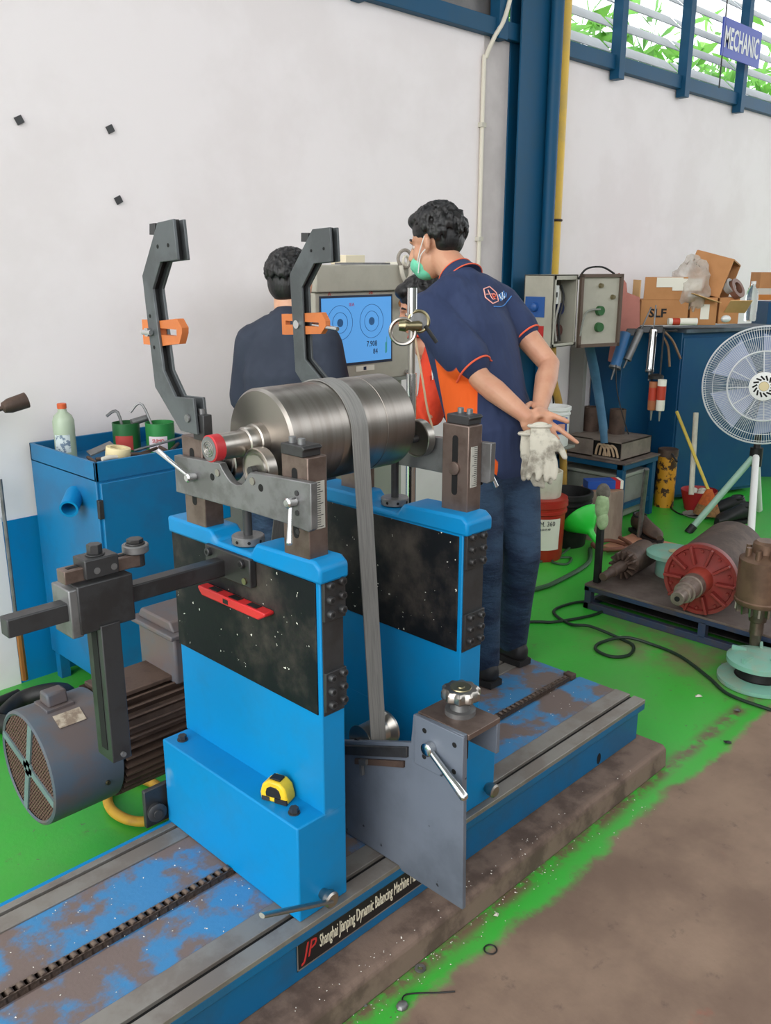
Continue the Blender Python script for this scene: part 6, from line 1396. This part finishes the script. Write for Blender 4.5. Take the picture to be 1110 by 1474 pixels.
loft(b, [pel-UZ*.03, pel.lerp(che, .5), che, shc], [.15, .145, .16, .12], [.10, .10, .115, .08], l)
limb(b, arm_pts(shL, elL, wrL), ARM); limb(b, arm_pts(shR, elR, wrR), ARM)
for w_, sg_ in ((wrL, 1), (wrR, -1)):
    dh = f; pc = w_+dh*.05; loft(b, [w_, pc, w_+dh*.09], [.026, .038, .036], [.018, .016, .014], UZ)
    for k in range(4): finger(b, [w_+dh*.085+UZ*(.027-.018*k), w_+dh*.12+UZ*(.027-.018*k)-l*sg_*.006, w_+dh*.145+UZ*(.024-.017*k)-l*sg_*.022, w_+dh*(.160-.004*k)+UZ*(.02-.016*k)-l*sg_*.04], .0085)
    finger(b, [w_+dh*.03+UZ*.025, w_+dh*.06+UZ*.05-l*sg_*.01, w_+dh*.085+UZ*.06-l*sg_*.02, w_+dh*.10+UZ*.062-l*sg_*.03], .0098)
for s_ in (-1, 1):
    hp = pel+l*s_*.09-UZ*.04; kn = Vector((hp.x, hp.y, .48))+f*.01; an = Vector((hp.x, hp.y, .08)); limb(b, [hp, hp.lerp(kn, .5), kn, kn.lerp(an, .35), an, an-UZ*.03], [.075, .068, .052, .05, .036, .036])
blob('body', b, skin2, t, .0065, 3); hd.face(t); hd.hair(t, random.Random(4), .8, .01)
s = MB()
loft(s, [pel-UZ*.05, pel+UZ*.05, pel.lerp(che, .45), che, shc-UZ*.02, shc+UZ*.045], [.165, .162, .165, .176, .155, .080], [.125, .124, .120, .134, .105, .070], l, 28)
loft(s, [shc+l*.05, shL-UZ*.01], [.075, .072], [.085, .078], f); loft(s, [shc-l*.05, shR-UZ*.01], [.075, .072], [.085, .078], f)
loft(s, [shL, shL.lerp(elL, .4), shL.lerp(elL, .75)], [.076, .074, .074], [.074, .072, .072], f, 20); loft(s, [shR, shR.lerp(elR, .4), shR.lerp(elR, .75)], [.076, .074, .074], [.074, .072, .072], f, 20)
shirt = blob('shirt', s, navy_dark, t, .0085, 6)
nd = (hd.p(0, -.02, -.05)-nek).normalized(); MB().lathe(nek-nd*.02, nd, [(0, .088), (.025, .080), (.04, .072), (.042, .068), (.02, .076), (0, .082)], 32).build('collar', navy_dark, shirt)
j = MB(); loft(j, [pel-UZ*.10, pel-UZ*.02], [.165, .160], [.12, .115], l, 24)
for s_ in (-1, 1):
    hp = pel+l*s_*.09-UZ*.06; kn = Vector((hp.x, hp.y, .48))+f*.01; an = Vector((hp.x, hp.y, .08)); loft(j, [hp, hp.lerp(kn, .5), kn, kn.lerp(an, .5), an], [.095, .086, .072, .066, .064], [.10, .092, .076, .070, .070], l, 18)
blob('trousers', j, jeans, t, .009, 4)
for s_ in (-1, 1): a = pel+l*s_*.09; a.z = 0; shoe_on(t, a-f*.08, a+f*.19, mat('black_shoe', (34, 32, 32), .5))

# ---------------------------------------------------------------- stooping man in orange work shirt
t = thing('person', 'stooping man in orange-red work shirt with grey stripe, behind the navy polo man', 'person', (2.98, 2.29, 0))
f = Vector((-.62, .78, 0)).normalized(); l = Vector((-.78, -.62, 0)).normalized()
pel = Vector((2.985, 2.27, .90)); che = Vector((2.865, 2.40, 1.20)); shc = Vector((2.80, 2.44, 1.33)); nek = Vector((2.755, 2.475, 1.405))
shL = shc+l*.150-UZ*.01; shR = shc-l*.16-UZ*.02
elL = Vector((2.5129,2.2363,1.1425)); wrL = Vector((2.62, 2.62, 1.10)); elR = shR+Vector((.05, .12, -.26)); wrR = elR+Vector((-.15, .18, .04))
hd = Head((2.7438,2.503,1.51), Vector((-.74, .66, -.28)), Vector((-.2, .2, 1)), .98)
b = MB(); hd.skin(b); loft(b, [nek-UZ*.05, nek.lerp(hd.p(0, -.02, -.05), .5), hd.p(0, -.02, -.05)], [.062, .056, .056], [.062, .058, .058], l)
loft(b, [pel-UZ*.03, pel.lerp(che, .5), che, shc], [.14, .135, .15, .12], [.10, .10, .11, .08], l)
limb(b, arm_pts(shL, elL, wrL), ARM); limb(b, arm_pts(shR, elR, wrR), ARM)
for w_, e_, sg_ in ((wrL, elL, 1), (wrR, elR, -1)):
    dh = (w_-e_).normalized(); sd = UZ.cross(dh).normalized(); pc = w_+dh*.05; loft(b, [w_, pc, w_+dh*.09], [.026, .038, .036], [.018, .016, .014], sd)
    for k in range(4): finger(b, [w_+dh*.085+sd*(.027-.018*k), w_+dh*.12+sd*(.027-.018*k)-UZ*.006, w_+dh*.145+sd*(.024-.017*k)-UZ*.022, w_+dh*(.160-.004*k)+sd*(.02-.016*k)-UZ*.04], .0085)
    finger(b, [w_+dh*.03+sd*.025*sg_, w_+dh*.06+sd*.05*sg_, w_+dh*.085+sd*.06*sg_, w_+dh*.10+sd*.062*sg_-UZ*.01], .0098)
fts = []
for s_ in (-1, 1):
    hp = pel+l*s_*.085-UZ*.04; an = Vector((3.01, 2.20, .08))+l*s_*.10; kn = hp.lerp(an, .5)+f*.06; fts.append((hp, kn, an)); limb(b, [hp, hp.lerp(kn, .5), kn, kn.lerp(an, .35), an, an-UZ*.03], [.075, .068, .052, .05, .036, .036])
blob('body', b, skin, t, .0065, 3); hd.face(t); hd.hair(t, random.Random(9), .9)
s = MB()
loft(s, [pel-UZ*.04, pel+UZ*.04, pel.lerp(che, .45), che, shc-UZ*.02, shc+UZ*.045+f*.02], [.165, .162, .168, .185, .170, .085], [.120, .120, .118, .132, .105, .070], l, 28)
loft(s, [shc+l*.05, shL-UZ*.01], [.075, .075], [.085, .080], f); loft(s, [shc-l*.05, shR-UZ*.01], [.075, .072], [.085, .078], f)
loft(s, [shL, shL.lerp(elL, .4), shL.lerp(elL, .8), elL, elL.lerp(wrL, .4)], [.076, .070, .064, .060, .050], [.076, .070, .064, .060, .050], f, 20)
loft(s, [shR, shR.lerp(elR, .4), elR, elR.lerp(wrR, .5)], [.074, .068, .058, .05], [.074, .068, .058, .05], f, 20)
shirt = blob('work_shirt', s, orange_red, t, .0085, 5)
panel_cloth(shirt, [('lower', navy_dark), ('stripe', mat('reflective_stripe', (206, 204, 200), .5))])
def hgt(c): return (c-pel).dot(che-pel)/(che-pel).length_squared
def offarm(c): return (min((c-shL.lerp(elL, k)).length for k in (.2, .35, .5, .65, .8, 1.))-.088)*9
paint(shirt, 'lower', lambda c: min(1.05-hgt(c), offarm(c))); paint(shirt, 'stripe', lambda c: min(1.05-hgt(c), hgt(c)-.93, offarm(c)))
nd = (hd.p(0, -.02, -.05)-nek).normalized(); MB().lathe(nek-nd*.02, nd, [(0, .088), (.03, .082), (.05, .076), (.052, .072), (.02, .076), (0, .082)], 32).build('collar', orange_red, shirt)
pk = shL.lerp(elL, .42)-FD*.075-RD*.012
MB().obox(pk, (RD+FD*.2).normalized(), FD, UZ, .022, .004, .03).build('sleeve_pocket', orange_red, shirt, .003)
for k in (-1, 1): MB().cyl(pk+RD*.008*k-FD*.004+UZ*.0, pk+RD*.010*k-FD*.004+UZ*.05, .0035, n=8).build('pen', mat('pen_pink', (216, 120, 140), .4) if k > 0 else M['white'], shirt)
j = MB(); loft(j, [pel-UZ*.10, pel-UZ*.02], [.16, .155], [.12, .115], l, 24)
for hp, kn, an in fts: loft(j, [hp-UZ*.02, hp.lerp(kn, .5), kn, kn.lerp(an, .5), an], [.092, .082, .070, .064, .062], [.098, .09, .074, .068, .066], l, 18)
blob('trousers', j, blackcloth, t, .009, 4)
for hp, kn, an in fts: a = Vector((an.x, an.y, 0)); shoe_on(t, a-f*.08, a+f*.19, mat('grey_green_sneaker', (112, 114, 104), .7), sole_m=mat('light_sole', (70, 68, 66), .7))
